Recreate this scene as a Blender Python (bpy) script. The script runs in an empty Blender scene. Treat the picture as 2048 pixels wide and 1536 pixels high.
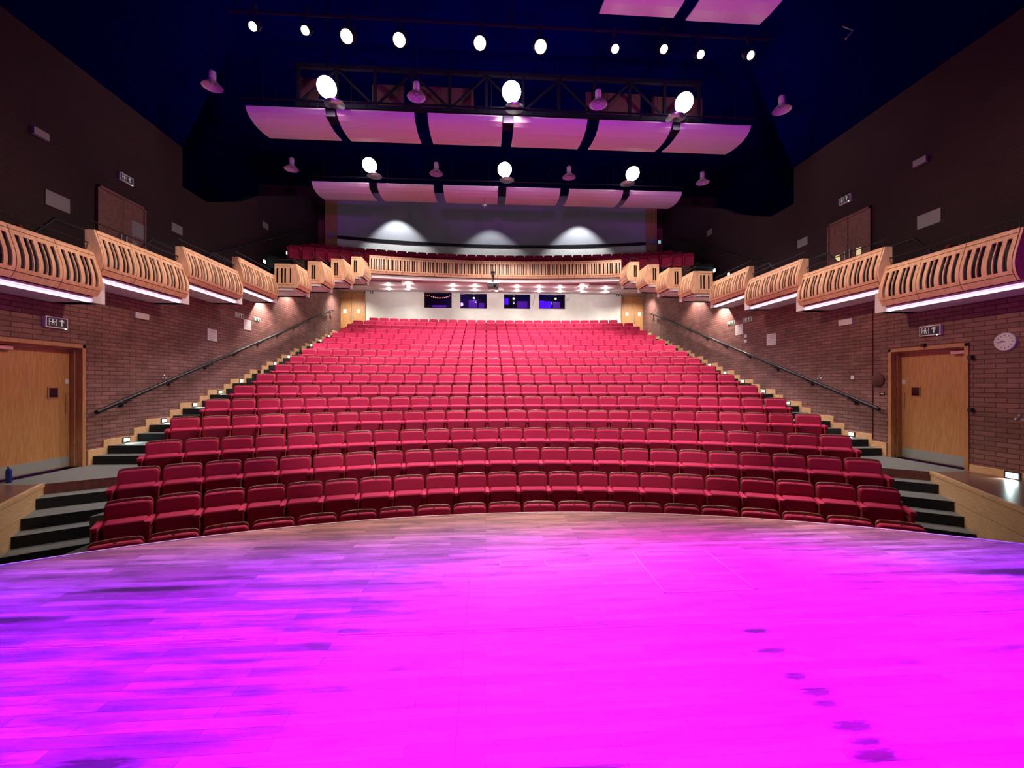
import bpy, math, random
from mathutils import Vector, Matrix
random.seed(7)
PI = math.pi
SC = bpy.context.scene
COL = SC.collection
sin, cos, sqrt, asin = math.sin, math.cos, math.sqrt, math.asin

# ------------------------------------------------------------------ camera, world, exposure
CX = 0.52            # middle of the hall
YAW = math.radians(3.58)
cd = bpy.data.cameras.new('camera'); cam = bpy.data.objects.new('camera', cd); COL.objects.link(cam)
cd.sensor_fit = 'HORIZONTAL'; cd.sensor_width = 36.0; cd.lens = 840.0 / 2048.0 * 36.0
cd.clip_end = 200
cam.location = (0, 0, 1.6); cam.rotation_euler = (PI / 2, 0, -YAW)
SC.camera = cam
w = bpy.data.worlds.new('world'); SC.world = w; w.use_nodes = True
w.node_tree.nodes['Background'].inputs[0].default_value = (0.012, 0.004, 0.02, 1)
w.node_tree.nodes['Background'].inputs[1].default_value = 1.0
SC.view_settings.view_transform = 'Standard'; SC.view_settings.look = 'None'
SC.view_settings.gamma = 1.0; SC.view_settings.use_curve_mapping = False
SC.view_settings.exposure = 0.0
try:
    SC.cycles.use_denoising = True
    SC.cycles.max_bounces = 5; SC.cycles.diffuse_bounces = 3; SC.cycles.glossy_bounces = 2
    SC.cycles.transmission_bounces = 4; SC.cycles.caustics_reflective = False; SC.cycles.caustics_refractive = False
    SC.cycles.sample_clamp_indirect = 4.0
except Exception:
    pass

def spot(name, loc, target, power, color, cone, blend=0.5, radius=0.12):
    l = bpy.data.lights.new(name, 'SPOT'); l.energy = power; l.color = color
    l.spot_size = math.radians(cone); l.spot_blend = blend; l.shadow_soft_size = radius
    o = bpy.data.objects.new(name, l); COL.objects.link(o); o.location = loc
    d = Vector(target) - Vector(loc); o.rotation_euler = d.to_track_quat('-Z', 'Y').to_euler()
    return o
def point(name, loc, power, color, radius=0.1):
    l = bpy.data.lights.new(name, 'POINT'); l.energy = power; l.color = color; l.shadow_soft_size = radius
    o = bpy.data.objects.new(name, l); COL.objects.link(o); o.location = loc
    return o

WARM = (1.0, 0.86, 0.74)
# house lamps over the stalls (their housings are built further down)
HOUSE = [(-4.44, 12.05, 9.9), (0.74, 12.05, 10.0), (5.84, 12.05, 9.9), (-4.44, 16.4, 9.98), (0.74, 16.4, 9.98), (5.84, 16.4, 9.98)]
for i, (x, y, z) in enumerate(HOUSE):
    k = (.6, 1.6, .6, .65, 1.55, .65)[i]
    spot('house_light', (x, y - .05, z - .36), (CX + (x - CX) * .85, y + (2.9 if i < 3 else -.8), 0), 1700 * k, (1.0, 0.80, 0.78), 118 if i < 3 else 104, 0.5, 0.22)
    point('house_lamp_glow', (x, y + .26, z - .02), 85 if i < 3 else 38, (1.0, 0.93, 0.88), 0.04)
# lamps added further forward, unseen above the view, to light the front seat backs
for x, p in ((-4.6, 1050), (0.7, 3200), (5.9, 1050)):
    spot('house_light', (x, 5.4, 10.0), (CX + (x - CX) * .8, 11.6, 0), p, (1.0, 0.80, 0.78), 66, 0.35, 0.2)
# lanterns on the bar: warm spill on the seats and the very edge of the stage
LANT = [(-5.03, 9.41), (-3.93, 9.38), (-3.03, 9.30), (-1.9, 9.28), (-.13, 9.30), (1.23, 9.29), (2.95, 9.32), (4.09, 9.37), (4.96, 9.29), (6.16, 9.33)]
for i in (1, 3, 4, 5, 7, 8):
    x, z = LANT[i]
    spot('lantern_light', (x, 9.34, z - .1), (CX + (x - CX) * .9, 4.9, -.1), 2300, (1.0, 0.74, 0.70), 19, 1.0, 0.12)
# stage wash: LED floods above the stage, behind the camera
for (x, y, ty, p, c) in ((-4.7, .6, 1.2, 12000, (.09, 0, 1)), (-2.5, .7, 1.5, 11000, (.13, 0, 1)), (-.2, .8, 1.7, 13000, (.17, 0, 1)), (1.7, .8, 1.7, 17000, (.42, 0, 1)), (3.6, .7, 1.5, 12000, (.13, 0, 1)), (5.6, .6, 1.2, 10000, (.09, 0, 1))):
    spot('stage_flood', (x, y, 7.4), (x, ty, 0), p, c, 46, 0.6, 0.2)
for x in (-4.9, 5.9):   # separate spots added near the bar ends to brighten the boxes opposite
    spot('lantern_light', (x, 9.34, 9.2), (CX - (7.7 if x > 0 else -7.7), 6.9, 3.4), 2600, (1.0, 0.72, 0.46), 40, 0.9, 0.12)
# added unseen magenta fill on the ceiling reflectors, boosting the stage bounce
for tx in (-5.2, 0.65, 6.5): spot('reflector_fill', (0.6, -1.0, 4.4), (tx, 13.0, 10.7), 3300, (.60, 0.05, 1.0), 27, 0.6, 0.3)
spot('reflector_fill', (4.0, -1.5, 3.6), (5.0, 8.6, 9.7), 900, (0.8, 0.05, 1.0), 40, 0.5, 0.3)

# ------------------------------------------------------------------ materials
def mat(name, base, rough=0.6, metal=0.0, emit=None, es=0.0, spec=None):
    m = bpy.data.materials.new(name); m.use_nodes = True
    b = m.node_tree.nodes['Principled BSDF']
    b.inputs['Base Color'].default_value = (*base, 1); b.inputs['Roughness'].default_value = rough
    b.inputs['Metallic'].default_value = metal
    if spec is not None: b.inputs['Specular IOR Level'].default_value = spec
    if emit: b.inputs['Emission Color'].default_value = (*emit, 1); b.inputs['Emission Strength'].default_value = es
    return m
def nd(m, t, **kw):
    n = m.node_tree.nodes.new(t)
    for k, v in kw.items():
        if k in n.inputs: n.inputs[k].default_value = v
        else: setattr(n, k, v)
    return n
def lk(m, a, b): m.node_tree.links.new(a, b)
def ramp(m, fac, c0, c1, p0=0.0, p1=1.0):
    r = nd(m, 'ShaderNodeValToRGB'); e = r.color_ramp.elements
    e[0].position = p0; e[0].color = (*c0, 1); e[1].position = p1; e[1].color = (*c1, 1)
    lk(m, fac, r.inputs[0]); return r
def noisy(name, c0, c1, scale=20, rough=0.7, bump=0.0, detail=4, stretch=(1, 1, 1), metal=0, spec=None, p=(.35, .65)):
    m = mat(name, c0, rough, metal, spec=spec); b = m.node_tree.nodes['Principled BSDF']
    tc = nd(m, 'ShaderNodeTexCoord'); mp = nd(m, 'ShaderNodeMapping'); mp.inputs['Scale'].default_value = stretch
    lk(m, tc.outputs['Object'], mp.inputs[0])
    n = nd(m, 'ShaderNodeTexNoise', Scale=scale, Detail=detail); lk(m, mp.outputs[0], n.inputs['Vector'])
    r = ramp(m, n.outputs[0], c0, c1, *p); lk(m, r.outputs[0], b.inputs['Base Color'])
    if bump:
        bp = nd(m, 'ShaderNodeBump', Strength=bump, Distance=0.01); lk(m, n.outputs[0], bp.inputs['Height']); lk(m, bp.outputs[0], b.inputs['Normal'])
    return m
def brick(name, axes, c0, c1, mortar):
    m = mat(name, c0, 0.85); b = m.node_tree.nodes['Principled BSDF']
    tc = nd(m, 'ShaderNodeTexCoord'); sp = nd(m, 'ShaderNodeSeparateXYZ'); cb = nd(m, 'ShaderNodeCombineXYZ')
    lk(m, tc.outputs['Object'], sp.inputs[0])
    lk(m, sp.outputs['XYZ'.index(axes[0])], cb.inputs[0]); lk(m, sp.outputs[2], cb.inputs[1])
    t = nd(m, 'ShaderNodeTexBrick'); t.inputs['Scale'].default_value = 1.0
    t.inputs['Brick Width'].default_value = 0.33; t.inputs['Row Height'].default_value = 0.085
    t.inputs['Mortar Size'].default_value = 0.008; t.inputs['Mortar Smooth'].default_value = .2
    t.inputs['Color1'].default_value = (*c0, 1); t.inputs['Color2'].default_value = (*c1, 1); t.inputs['Mortar'].default_value = (*mortar, 1)
    lk(m, cb.outputs[0], t.inputs['Vector'])
    n = nd(m, 'ShaderNodeTexNoise', Scale=2.2, Detail=6); lk(m, tc.outputs['Object'], n.inputs['Vector'])
    r = ramp(m, n.outputs[0], (.75, .72, .72), (1.15, 1.1, 1.1), .3, .7)
    mx = nd(m, 'ShaderNodeMix', data_type='RGBA', blend_type='MULTIPLY'); mx.inputs[0].default_value = 1
    lk(m, t.outputs[0], mx.inputs[6]); lk(m, r.outputs[0], mx.inputs[7]); lk(m, mx.outputs[2], b.inputs['Base Color'])
    bp = nd(m, 'ShaderNodeBump', Strength=.5, Distance=0.012); bp.invert = True
    lk(m, t.outputs['Fac'], bp.inputs['Height']); lk(m, bp.outputs[0], b.inputs['Normal'])
    return m
def stage_mat():
    m = mat('stage_boards', (.4, .2, .12), 0.42); b = m.node_tree.nodes['Principled BSDF']
    tc = nd(m, 'ShaderNodeTexCoord')
    t = nd(m, 'ShaderNodeTexBrick'); t.offset = .37; t.inputs['Scale'].default_value = 1.0
    t.inputs['Brick Width'].default_value = 0.95; t.inputs['Row Height'].default_value = 0.07
    t.inputs['Mortar Size'].default_value = 0.0012; t.inputs['Bias'].default_value = -.1
    t.inputs['Color1'].default_value = (.38, .15, .13, 1); t.inputs['Color2'].default_value = (.72, .36, .28, 1); t.inputs['Mortar'].default_value = (.12, .05, .05, 1)
    lk(m, tc.outputs['Object'], t.inputs['Vector'])
    mp = nd(m, 'ShaderNodeMapping'); mp.inputs['Scale'].default_value = (1.1, 7, 1); lk(m, tc.outputs['Object'], mp.inputs[0])
    n = nd(m, 'ShaderNodeTexNoise', Scale=1.6, Detail=8, Roughness=.65); lk(m, mp.outputs[0], n.inputs['Vector'])
    r = ramp(m, n.outputs[0], (.34, .30, .34), (1.15, 1.1, 1.1), .34, .56)
    mx = nd(m, 'ShaderNodeMix', data_type='RGBA', blend_type='MULTIPLY'); mx.inputs[0].default_value = .85
    lk(m, t.outputs[0], mx.inputs[6]); lk(m, r.outputs[0], mx.inputs[7])
    # trail of dark scuff marks worn into the boards
    col = mx.outputs[2]
    for (sx, sy, rx, ry) in ((1.75, 2.62, .12, .035), (1.72, 2.42, .15, .04), (1.70, 2.2, .1, .04), (1.72, 2.08, .13, .04), (1.70, 2.0, .1, .03), (1.72, 1.86, .16, .045), (1.70, 1.78, .12, .03), (1.68, 1.71, .16, .04),
                             (-1.65, 1.86, .22, .06), (-3.0, 1.9, .3, .06), (-3.4, 3.05, .6, .06), (-2.6, 3.45, .6, .05), (.35, 1.72, .4, .03), (4.6, 3.3, .7, .07)):
        mp2 = nd(m, 'ShaderNodeMapping'); mp2.vector_type = 'TEXTURE'
        mp2.inputs['Location'].default_value = (sx, sy, 0); mp2.inputs['Scale'].default_value = (rx, ry, 1)
        lk(m, tc.outputs['Object'], mp2.inputs[0])
        n2 = nd(m, 'ShaderNodeTexNoise', Scale=2.5, Detail=5); lk(m, mp2.outputs[0], n2.inputs['Vector'])
        ln = nd(m, 'ShaderNodeVectorMath', operation='LENGTH'); lk(m, mp2.outputs[0], ln.inputs[0])
        ad = nd(m, 'ShaderNodeMath', operation='ADD'); lk(m, ln.outputs['Value'], ad.inputs[0]); lk(m, n2.outputs[0], ad.inputs[1])
        rr = ramp(m, ad.outputs[0], (.22, .16, .22), (1, 1, 1), 1.0 / 2, 1.55 / 2)
        dv = nd(m, 'ShaderNodeMath', operation='MULTIPLY'); dv.inputs[1].default_value = .5
        lk(m, ad.outputs[0], dv.inputs[0]); lk(m, dv.outputs[0], rr.inputs[0])
        m2 = nd(m, 'ShaderNodeMix', data_type='RGBA', blend_type='MULTIPLY'); m2.inputs[0].default_value = 1
        lk(m, col, m2.inputs[6]); lk(m, rr.outputs[0], m2.inputs[7]); col = m2.outputs[2]
    lk(m, col, b.inputs['Base Color'])
    n3 = nd(m, 'ShaderNodeTexNoise', Scale=5, Detail=4); lk(m, mp.outputs[0], n3.inputs['Vector'])
    r3 = ramp(m, n3.outputs[0], (.3, .3, .3), (.6, .6, .6)); lk(m, r3.outputs[0], b.inputs['Roughness'])
    return m

M = dict(
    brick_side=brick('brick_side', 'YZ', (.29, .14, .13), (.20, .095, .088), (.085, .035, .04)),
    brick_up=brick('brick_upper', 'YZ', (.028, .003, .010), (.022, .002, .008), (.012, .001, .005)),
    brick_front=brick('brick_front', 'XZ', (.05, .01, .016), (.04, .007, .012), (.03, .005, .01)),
    stage=stage_mat(),
    wing=noisy('dark_boards', (.10, .045, .035), (.2, .09, .07), 6, .3, stretch=(8, 1, 1)),
    oak=noisy('pale_oak', (.62, .38, .19), (.80, .52, .28), 9, .5, .05, stretch=(1, 1, 7)),
    oak_h=noisy('pale_oak_long', (.50, .33, .17), (.72, .50, .29), 6, .5, .05, stretch=(1, 1, 26)),
    ply=noisy('balcony_beech', (.78, .47, .25), (.95, .62, .36), 14, .45, .04, stretch=(1, 1, .25)),
    door=noisy('door_veneer', (.46, .225, .085), (.60, .31, .13), 7, .45, stretch=(6, 6, .6)),
    doorframe=noisy('door_frame_wood', (.42, .20, .09), (.54, .27, .13), 9, .45, stretch=(4, 4, .6)),
    redwood=noisy('reddish_boards', (.16, .05, .045), (.24, .08, .07), 12, .5),
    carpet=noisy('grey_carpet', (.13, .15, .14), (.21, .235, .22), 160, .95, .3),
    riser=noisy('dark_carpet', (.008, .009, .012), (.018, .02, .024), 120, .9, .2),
    red=noisy('red_plush', (.47, .015, .078), (.62, .024, .115), 220, .85, .15),
    red_dark=noisy('red_plush_underside', (.32, .006, .02), (.42, .010, .028), 220, .9, .1),
    shell=noisy('brown_seat_shell', (.20, .07, .05), (.34, .13, .09), 30, .35),
    blackpl=mat('black_plastic', (.012, .012, .014), .4),
    steel=mat('steel', (.55, .55, .56), .35, .9),
    greysteel=mat('kick_plate_metal', (.38, .42, .42), .5, .3),
    dark=mat('dark_metal', (.012, .010, .016), .35, .4),
    truss=mat('black_steel_truss', (.006, .004, .012), .8, spec=.1),
    white=noisy('white_paint', (.72, .70, .68), (.80, .78, .76), 3, .7),
    backwhite=noisy('white_wall_paint', (.74, .72, .68), (.82, .80, .77), 2, .75),
    lilac=mat('lilac_soffit', (.56, .44, .50), .6),
    greywall=noisy('grey_fabric_wall', (.30, .30, .33), (.36, .36, .39), 60, .85),
    navy=mat('dark_blue_paint', (.0002, .0007, .06), .9, spec=0.0),
    navy2=mat('ceiling_blue_light_offset', (.0003, .0008, .045), .9, spec=0.0),  # copy of the ceiling blue, toned to offset light on slopes and void
    reflector=noisy('reflector_wood', (.60, .40, .53), (.68, .46, .60), 40, .55),
    led=mat('led_strip', (1, 1, 1), .5, emit=(1.0, .72, 1.0), es=9.0),
    lamp=mat('lit_lens', (1, 1, 1), .5, emit=(1.0, .97, .93), es=22.0),
    lampw=mat('lit_lens_warm', (1, 1, 1), .5, emit=(1.0, .9, .5), es=3.0),
    lamps=mat('lit_lens_small', (1, 1, 1), .5, emit=(1.0, .86, .62), es=28.0),
    downl=mat('downlight_lens', (1, 1, 1), .5, emit=(1.0, .88, .72), es=18.0),
    step=mat('step_light_lens', (1, 1, 1), .5, emit=(.72, 1.0, .95), es=14.0),
    bell=noisy('pendant_enamel', (.42, .26, .34), (.5, .3, .4), 30, .35),
    paper=mat('paper', (.75, .72, .74), .8),
    paper2=mat('print_grey', (.28, .25, .29), .8),
    ink=mat('ink', (.05, .05, .06), .8),
    green=mat('sign_green', (.01, .09, .06), .5),
    signface=mat('sign_dark', (.012, .02, .05), .4),
    signw=mat('sign_pictogram', (.75, .85, .82), .5, emit=(.8, 1, .95), es=.12),
    ledgreen=mat('green_indicator', (.5, 1, .6), .5, emit=(.5, 1, .7), es=3.5),
    cyanpane=mat('pale_cyan_pane', (.4, .9, .95), .2, emit=(.35, .9, 1.0), es=.5),
    yelpane=mat('pale_yellow_pane', (.95, .9, .5), .2, emit=(1.0, .88, .45), es=.5),
    darkpane=mat('dark_pane', (.01, .01, .014), .1),
    booth=mat('booth_interior', (.05, .03, .12), .8),
    boothblue=mat('booth_blue_screen', (.02, .01, .2), .5, emit=(.07, .0, 1.0), es=1.3),
    boothviolet=mat('booth_violet_glow', (.1, .02, .3), .5, emit=(.22, .02, .8), es=.35),
    fairy=mat('fairy_bulb', (1, .4, .2), .5, emit=(1.0, .22, .12), es=3.5),
    bottle=mat('blue_bottle', (.01, .03, .28), .25, spec=.6),
    redpanel=noisy('red_bench_fabric', (.12, .012, .02), (.16, .016, .028), 60, .9),
    line=mat('pale_floor_tape', (.85, .62, .62), .5),
    disc=mat('brown_disc', (.09, .025, .025), .7),
    glassm=None)
g = bpy.data.materials.new('window_glass'); g.use_nodes = True
gb = g.node_tree.nodes['Principled BSDF']; gb.inputs['Transmission Weight'].default_value = 1.0; gb.inputs['Roughness'].default_value = 0.0
gb.inputs['IOR'].default_value = 1.15; gb.inputs['Base Color'].default_value = (.9, .9, 1, 1)
M['glassm'] = g

# ------------------------------------------------------------------ mesh helpers
class MB:
    def __init__(s): s.v = []; s.f = []; s.sm = []
    def add(s, vs, fs, smooth=False):
        b = len(s.v); s.v += [tuple(p) for p in vs]; s.f += [tuple(b + i for i in f) for f in fs]; s.sm += [smooth] * len(fs); return s
    def box(s, x0, x1, y0, y1, z0, z1, mtx=None):
        if x0 > x1: x0, x1 = x1, x0
        if y0 > y1: y0, y1 = y1, y0
        vs = [Vector(p) for p in ((x0, y0, z0), (x1, y0, z0), (x1, y1, z0), (x0, y1, z0), (x0, y0, z1), (x1, y0, z1), (x1, y1, z1), (x0, y1, z1))]
        if mtx: vs = [mtx @ p for p in vs]
        return s.add(vs, [(0, 3, 2, 1), (4, 5, 6, 7), (0, 1, 5, 4), (1, 2, 6, 5), (2, 3, 7, 6), (3, 0, 4, 7)])
    def prism(s, pts, off):          # polygon (3D points) extruded along off
        n = len(pts); a = [Vector(p) for p in pts]; o = Vector(off); b = [p + o for p in a]
        return s.add(a + b, [tuple(range(n - 1, -1, -1)), tuple(range(n, 2 * n))] + [(i, (i + 1) % n, n + (i + 1) % n, n + i) for i in range(n)])
    def tube(s, pts, r, n=8, cap=True):
        pts = [Vector(p) for p in pts]; rings = []
        for i, p in enumerate(pts):
            t = (pts[min(i + 1, len(pts) - 1)] - pts[max(i - 1, 0)]).normalized()
            up = Vector((0, 0, 1)) if abs(t.z) < .95 else Vector((1, 0, 0))
            a = t.cross(up).normalized(); c = a.cross(t)
            rr = r[i] if isinstance(r, (list, tuple)) else r
            rings.append([p + (a * cos(2 * PI * k / n) + c * sin(2 * PI * k / n)) * rr for k in range(n)])
        vs = [q for ring in rings for q in ring]; fs = []
        for i in range(len(pts) - 1):
            for k in range(n): fs.append((i * n + k, i * n + (k + 1) % n, (i + 1) * n + (k + 1) % n, (i + 1) * n + k))
        s.add(vs, fs, True)
        if cap: s.add(rings[0], [tuple(range(n))]); s.add(rings[-1], [tuple(range(n - 1, -1, -1))])
        return s
    def lathe(s, prof, n=20, mtx=None, cap=False):   # profile (r, z) about Z
        vs = [Vector((r * cos(2 * PI * k / n), r * sin(2 * PI * k / n), z)) for r, z in prof for k in range(n)]
        if mtx: vs = [mtx @ p for p in vs]
        fs = [(i * n + k, i * n + (k + 1) % n, (i + 1) * n + (k + 1) % n, (i + 1) * n + k) for i in range(len(prof) - 1) for k in range(n)]
        s.add(vs, fs, True)
        if cap: s.add(vs[:n], [tuple(range(n))]); s.add(vs[-n:], [tuple(range(n))])
        return s
    def merge(s, other, mtx):
        b = len(s.v); s.v += [tuple(mtx @ Vector(p)) for p in other.v]; s.f += [tuple(b + i for i in f) for f in other.f]; s.sm += other.sm; return s
    def mesh(s, name, m, loc=None):
        me = bpy.data.meshes.new(name)
        v = s.v if loc is None else [(a - loc[0], b - loc[1], c - loc[2]) for a, b, c in s.v]
        me.from_pydata(v, [], s.f); me.polygons.foreach_set('use_smooth', s.sm); me.materials.append(m); me.update()
        return me
    def build(s, name, m, parent=None, bevel=0, loc=None, seg=2, solid=0):
        o = bpy.data.objects.new(name, s.mesh(name, m, loc)); COL.objects.link(o)
        if loc is not None: o.location = loc
        if parent is not None: o.parent = parent
        if bevel:
            b = o.modifiers.new('bevel', 'BEVEL'); b.width = bevel; b.segments = seg; b.limit_method = 'ANGLE'; b.angle_limit = .6
        if solid:
            b = o.modifiers.new('solid', 'SOLIDIFY'); b.thickness = solid; b.offset = -1
        return o
def tag(o, label, cat, group=None, kind=None):
    o['label'] = label; o['category'] = cat
    if group: o['group'] = group
    if kind: o['kind'] = kind
    return o
def struct(o, label=None):
    o['kind'] = 'structure'
    if label: o['label'] = label
    return o
def empty(name, loc, label=None, cat=None, group=None, rz=0):
    o = bpy.data.objects.new(name, None); COL.objects.link(o); o.location = loc; o.rotation_euler = (0, 0, rz); o.empty_display_size = .1
    if label: tag(o, label, cat, group)
    return o
def copy_tree(root):
    r = root.copy(); COL.objects.link(r)
    for ch in root.children:
        c = ch.copy(); COL.objects.link(c); c.parent = r
        for g2 in ch.children:
            d = g2.copy(); COL.objects.link(d); d.parent = c
    return r
def hx(side, h): return CX + side * h     # side -1 left, +1 right
ORD = 'first second third fourth fifth sixth seventh eighth ninth tenth eleventh twelfth thirteenth fourteenth fifteenth sixteenth seventeenth eighteenth nineteenth twentieth'.split() + ['twenty-' + x for x in 'first second third fourth fifth sixth seventh eighth'.split()]
SIDE = {-1: 'left', 1: 'right'}

# ------------------------------------------------------------------ seating geometry (rows are arcs facing the stage)
W = 0.50
YC = [6.04, 6.94, 7.85, 8.70, 10.42, 11.32, 12.24, 13.16, 14.08, 15.0, 15.92, 16.88, 17.82, 18.78, 19.72, 20.66, 21.54, 22.40]
ZT = [-.10, .14, .40, .68, .94, 1.25, 1.56, 1.88, 2.19, 2.51, 2.82, 3.13, 3.44, 3.76, 4.08, 4.40, 4.70, 5.0]
RR = [9.4, 10.3, 10.9, 11.5, 12.9, 15, 19, 23, 28, 31, 32, 32, 32, 32, 33, 34, 36, 40]
NS = [20, 22, 24, 25] + [28] * 13 + [26]
FZ = [z - .92 for z in ZT]
def rowy(k, x): return YC[k] - RR[k] + sqrt(max(RR[k] ** 2 - (x - CX) ** 2, 0))
def rowhalf(k): return RR[k] * sin(NS[k] * W / 2 / RR[k])

def strip(mb, f0, f1, x0, x1, z, zb, n=28):
    xs = [x0 + (x1 - x0) * i / n for i in range(n + 1)]
    vs = []; fs = []
    for x in xs: vs += [(x, f0(x), z), (x, f1(x), z), (x, f0(x), zb), (x, f1(x), zb)]
    for i in range(n):
        a = i * 4; b = a + 4
        fs += [(a, b, b + 1, a + 1), (a + 2, b + 2, b, a)]
    fs += [(0, 1, 3, 2), (n * 4, n * 4 + 2, n * 4 + 3, n * 4 + 1)]
    mb.add(vs, fs)

# tiers under the rows
mb = MB()
for k in range(18):
    hf = rowhalf(k) + .05
    if k == 0: f0 = lambda x: 3.2
    elif k == 4: f0 = lambda x: rowy(4, x) - .80
    else: f0 = lambda x, k=k: rowy(k - 1, x) + .12
    if k == 3: f1 = lambda x: rowy(3, x) + .16
    elif k == 17: f1 = lambda x: 23.2
    else: f1 = lambda x, k=k: rowy(k, x) + .12
    if k in (16, 17): hf = 7.10
    strip(mb, f0, f1, CX - hf, CX + hf, FZ[k] if k != 4 else .02, -1.35 if k else -1.02)
struct(mb.build('floor', M['carpet']), 'grey carpeted tiers under the rows of red seats')
# cross aisle and side landings at stage level
YC0 = -3.4
def arc(R): return lambda x: YC0 + sqrt(max(R * R - (x - CX) ** 2, 0))
mb = MB()
strip(mb, lambda x: rowy(3, x) + .16, lambda x: 11.2, CX - 6.0, CX + 6.0, 0.0, -1.3)
for s in (-1, 1):
    a, b = sorted((hx(s, 6.0), hx(s, 8.36)))
    strip(mb, arc(13.0), lambda x: 9.3, a, b, 0.0, -.02, 16)
struct(mb.build('floor_landing', M['carpet']), 'grey carpet of the side landings and cross aisle')
LINE = lambda y: 7.53 - .564 * (7.1 - y)          # plan line of the oak faced stair well
# steps from landing down to the front row, per side
for s in (-1, 1):
    root = struct(empty('stairs_front_' + SIDE[s], (0, 0, 0)), 'grey carpeted steps going down beside the front rows, %s side' % SIDE[s])
    Rs = [(12.68, 13.0, -.165), (12.15, 12.68, -.33), (11.85, 12.15, -.495), (11.5, 11.85, -.66), (11.15, 11.5, -.83), (5.0, 11.15, -1.02)]
    tr = MB(); ri = MB()
    a, b = sorted((hx(s, 4.4), hx(s, 7.75)))
    for i, (r0, r1, z) in enumerate(Rs):
        t = MB(); strip(t, arc(r0), arc(r1), a, b, z, z - .001, 24)
        tr.add(t.v, t.f)
        if i < 5:
            f = arc(r0); vs = []
            for j in range(25):
                x = a + (b - a) * j / 24; vs += [(x, f(x) - .012, z - .001), (x, f(x) - .012, z - .175), (x, f(x) + .02, z - .001)]
            ri.add(vs, [q for j in range(24) for q in ((j * 3, j * 3 + 1, j * 3 + 4, j * 3 + 3), (j * 3, j * 3 + 3, j * 3 + 5, j * 3 + 2))])
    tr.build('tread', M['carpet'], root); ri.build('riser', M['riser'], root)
    f = arc(13.0); vs = []
    for j in range(25):
        x = a + (b - a) * j / 24; vs += [(x, f(x) - .01, .001), (x, f(x) - .01, -.17)]
    MB().add(vs, [(j * 2, j * 2 + 1, j * 2 + 3, j * 2 + 2) for j in range(24)]).build('top_riser', M['redwood'], root)
    # side wing of the stage: dark boards with an oak face towards the steps
    p = [(hx(s, LINE(7.13)), 7.13), (hx(s, LINE(3.3)), 3.3), (hx(s, 5.2), 3.0), (hx(s, 5.2), -3), (hx(s, 9.2), -3), (hx(s, 9.2), 7.13)]
    wg = MB().prism([(x, y, -.02) for x, y in (p if s < 0 else p[::-1])], (0, 0, .024)).build('floor_wing_' + SIDE[s], M['wing'])
    struct(wg, 'dark polished boards of the stage wing, %s side' % SIDE[s])
    q0 = Vector((hx(s, LINE(7.17)), 7.17)); q1 = Vector((hx(s, LINE(3.3)), 3.3)); d = (q1 - q0).normalized(); nn = Vector((-d.y, d.x)) * .05
    if nn.x * s < 0: nn = -nn
    fm = MB()
    for (z0, z1) in ((-1.1, -.64), (-.632, -.34), (-.332, -.05), (-.042, .012)):
        e = .012 if z1 > 0 else 0
        nx = -nn.normalized() * e
        fm.prism([(q0.x + nx.x, q0.y + nx.y, z0), (q1.x + nx.x, q1.y + nx.y, z0), (q1.x + nn.x, q1.y + nn.y, z0), (q0.x + nn.x, q0.y + nn.y, z0)], (0, 0, z1 - z0))
    fc = fm.build('trim_%d' % (1 if s < 0 else 2), M['oak_h'])
    struct(fc, 'pale oak facing of the stair well under the stage wing, %s side' % SIDE[s])

# side aisle stairs climbing to the back
NOS = []
for i in range(13): NOS += [(8.85 + 1.07 * i, .16 + .325 * i), (9.18 + 1.07 * i, .32 + .325 * i)]
for s in (-1, 1):
    root = struct(empty('stairs_' + SIDE[s], (0, 0, 0)), 'long flight of dark carpeted steps along the %s brick wall' % SIDE[s])
    tr = MB(); ri = MB()
    for j, (y, z) in enumerate(NOS):
        y1 = NOS[j + 1][0] if j + 1 < len(NOS) else 23.2
        zb = NOS[j - 1][1] if j else 0
        tr.box(hx(s, 6.95), hx(s, 8.34), y, y1 + .01, zb - .12, z)
        ri.box(hx(s, 6.96), hx(s, 8.335), y - .012, y + .03, zb, z + .004)
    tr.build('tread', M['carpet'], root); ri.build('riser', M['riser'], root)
    # stepped oak skirting along the wall
    sk = MB()
    for j, (y, z) in enumerate(NOS):
        y0 = y - .1 if j else 8.74; y1 = NOS[j + 1][0] - .1 if j + 1 < len(NOS) else 23.2
        sk.box(hx(s, 8.30), hx(s, 8.335), y0, y1, z - .3, z + .14)
    sk.box(hx(s, 8.30), hx(s, 8.335), -3, 7.14, 0, .13)
    struct(sk.build('baseboard_' + SIDE[s], M['oak'], bevel=.004), 'stepped pale oak skirting of the %s wall' % SIDE[s])

# stage
SR, SCX, SCY = 9.71, .44, -4.51
th0 = asin(5.9 / SR)
arcp = [(SCX + SR * sin(-th0 + 2 * th0 * i / 60), SCY + SR * cos(-th0 + 2 * th0 * i / 60)) for i in range(61)]
poly = [(-5.46, -3.0)] + arcp + [(6.34, -3.0)]
st = MB().prism([(x, y, -.06) for x, y in poly][::-1], (0, 0, .06)).build('floor_stage', M['stage'])
struct(st, 'timber stage floor with long narrow boards under violet light')
fr = MB(); vs = []
for x, y in arcp: vs += [(x, y - .02, -.06), (x, y - .02, -1.1)]
fr.add(vs, [(i * 2, i * 2 + 1, i * 2 + 3, i * 2 + 2) for i in range(60)])
struct(fr.build('trim_3', M['redwood']), 'dark face of the stage front')
ed = MB(); vs = []
for x, y in arcp:
    dx, dy = (x - SCX) / SR, (y - SCY) / SR
    vs += [(x - dx * .012, y - dy * .012, .004), (x + dx * .014, y + dy * .014, .004), (x + dx * .014, y + dy * .014, -.05), (x - dx * .012, y - dy * .012, -.03)]
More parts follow.
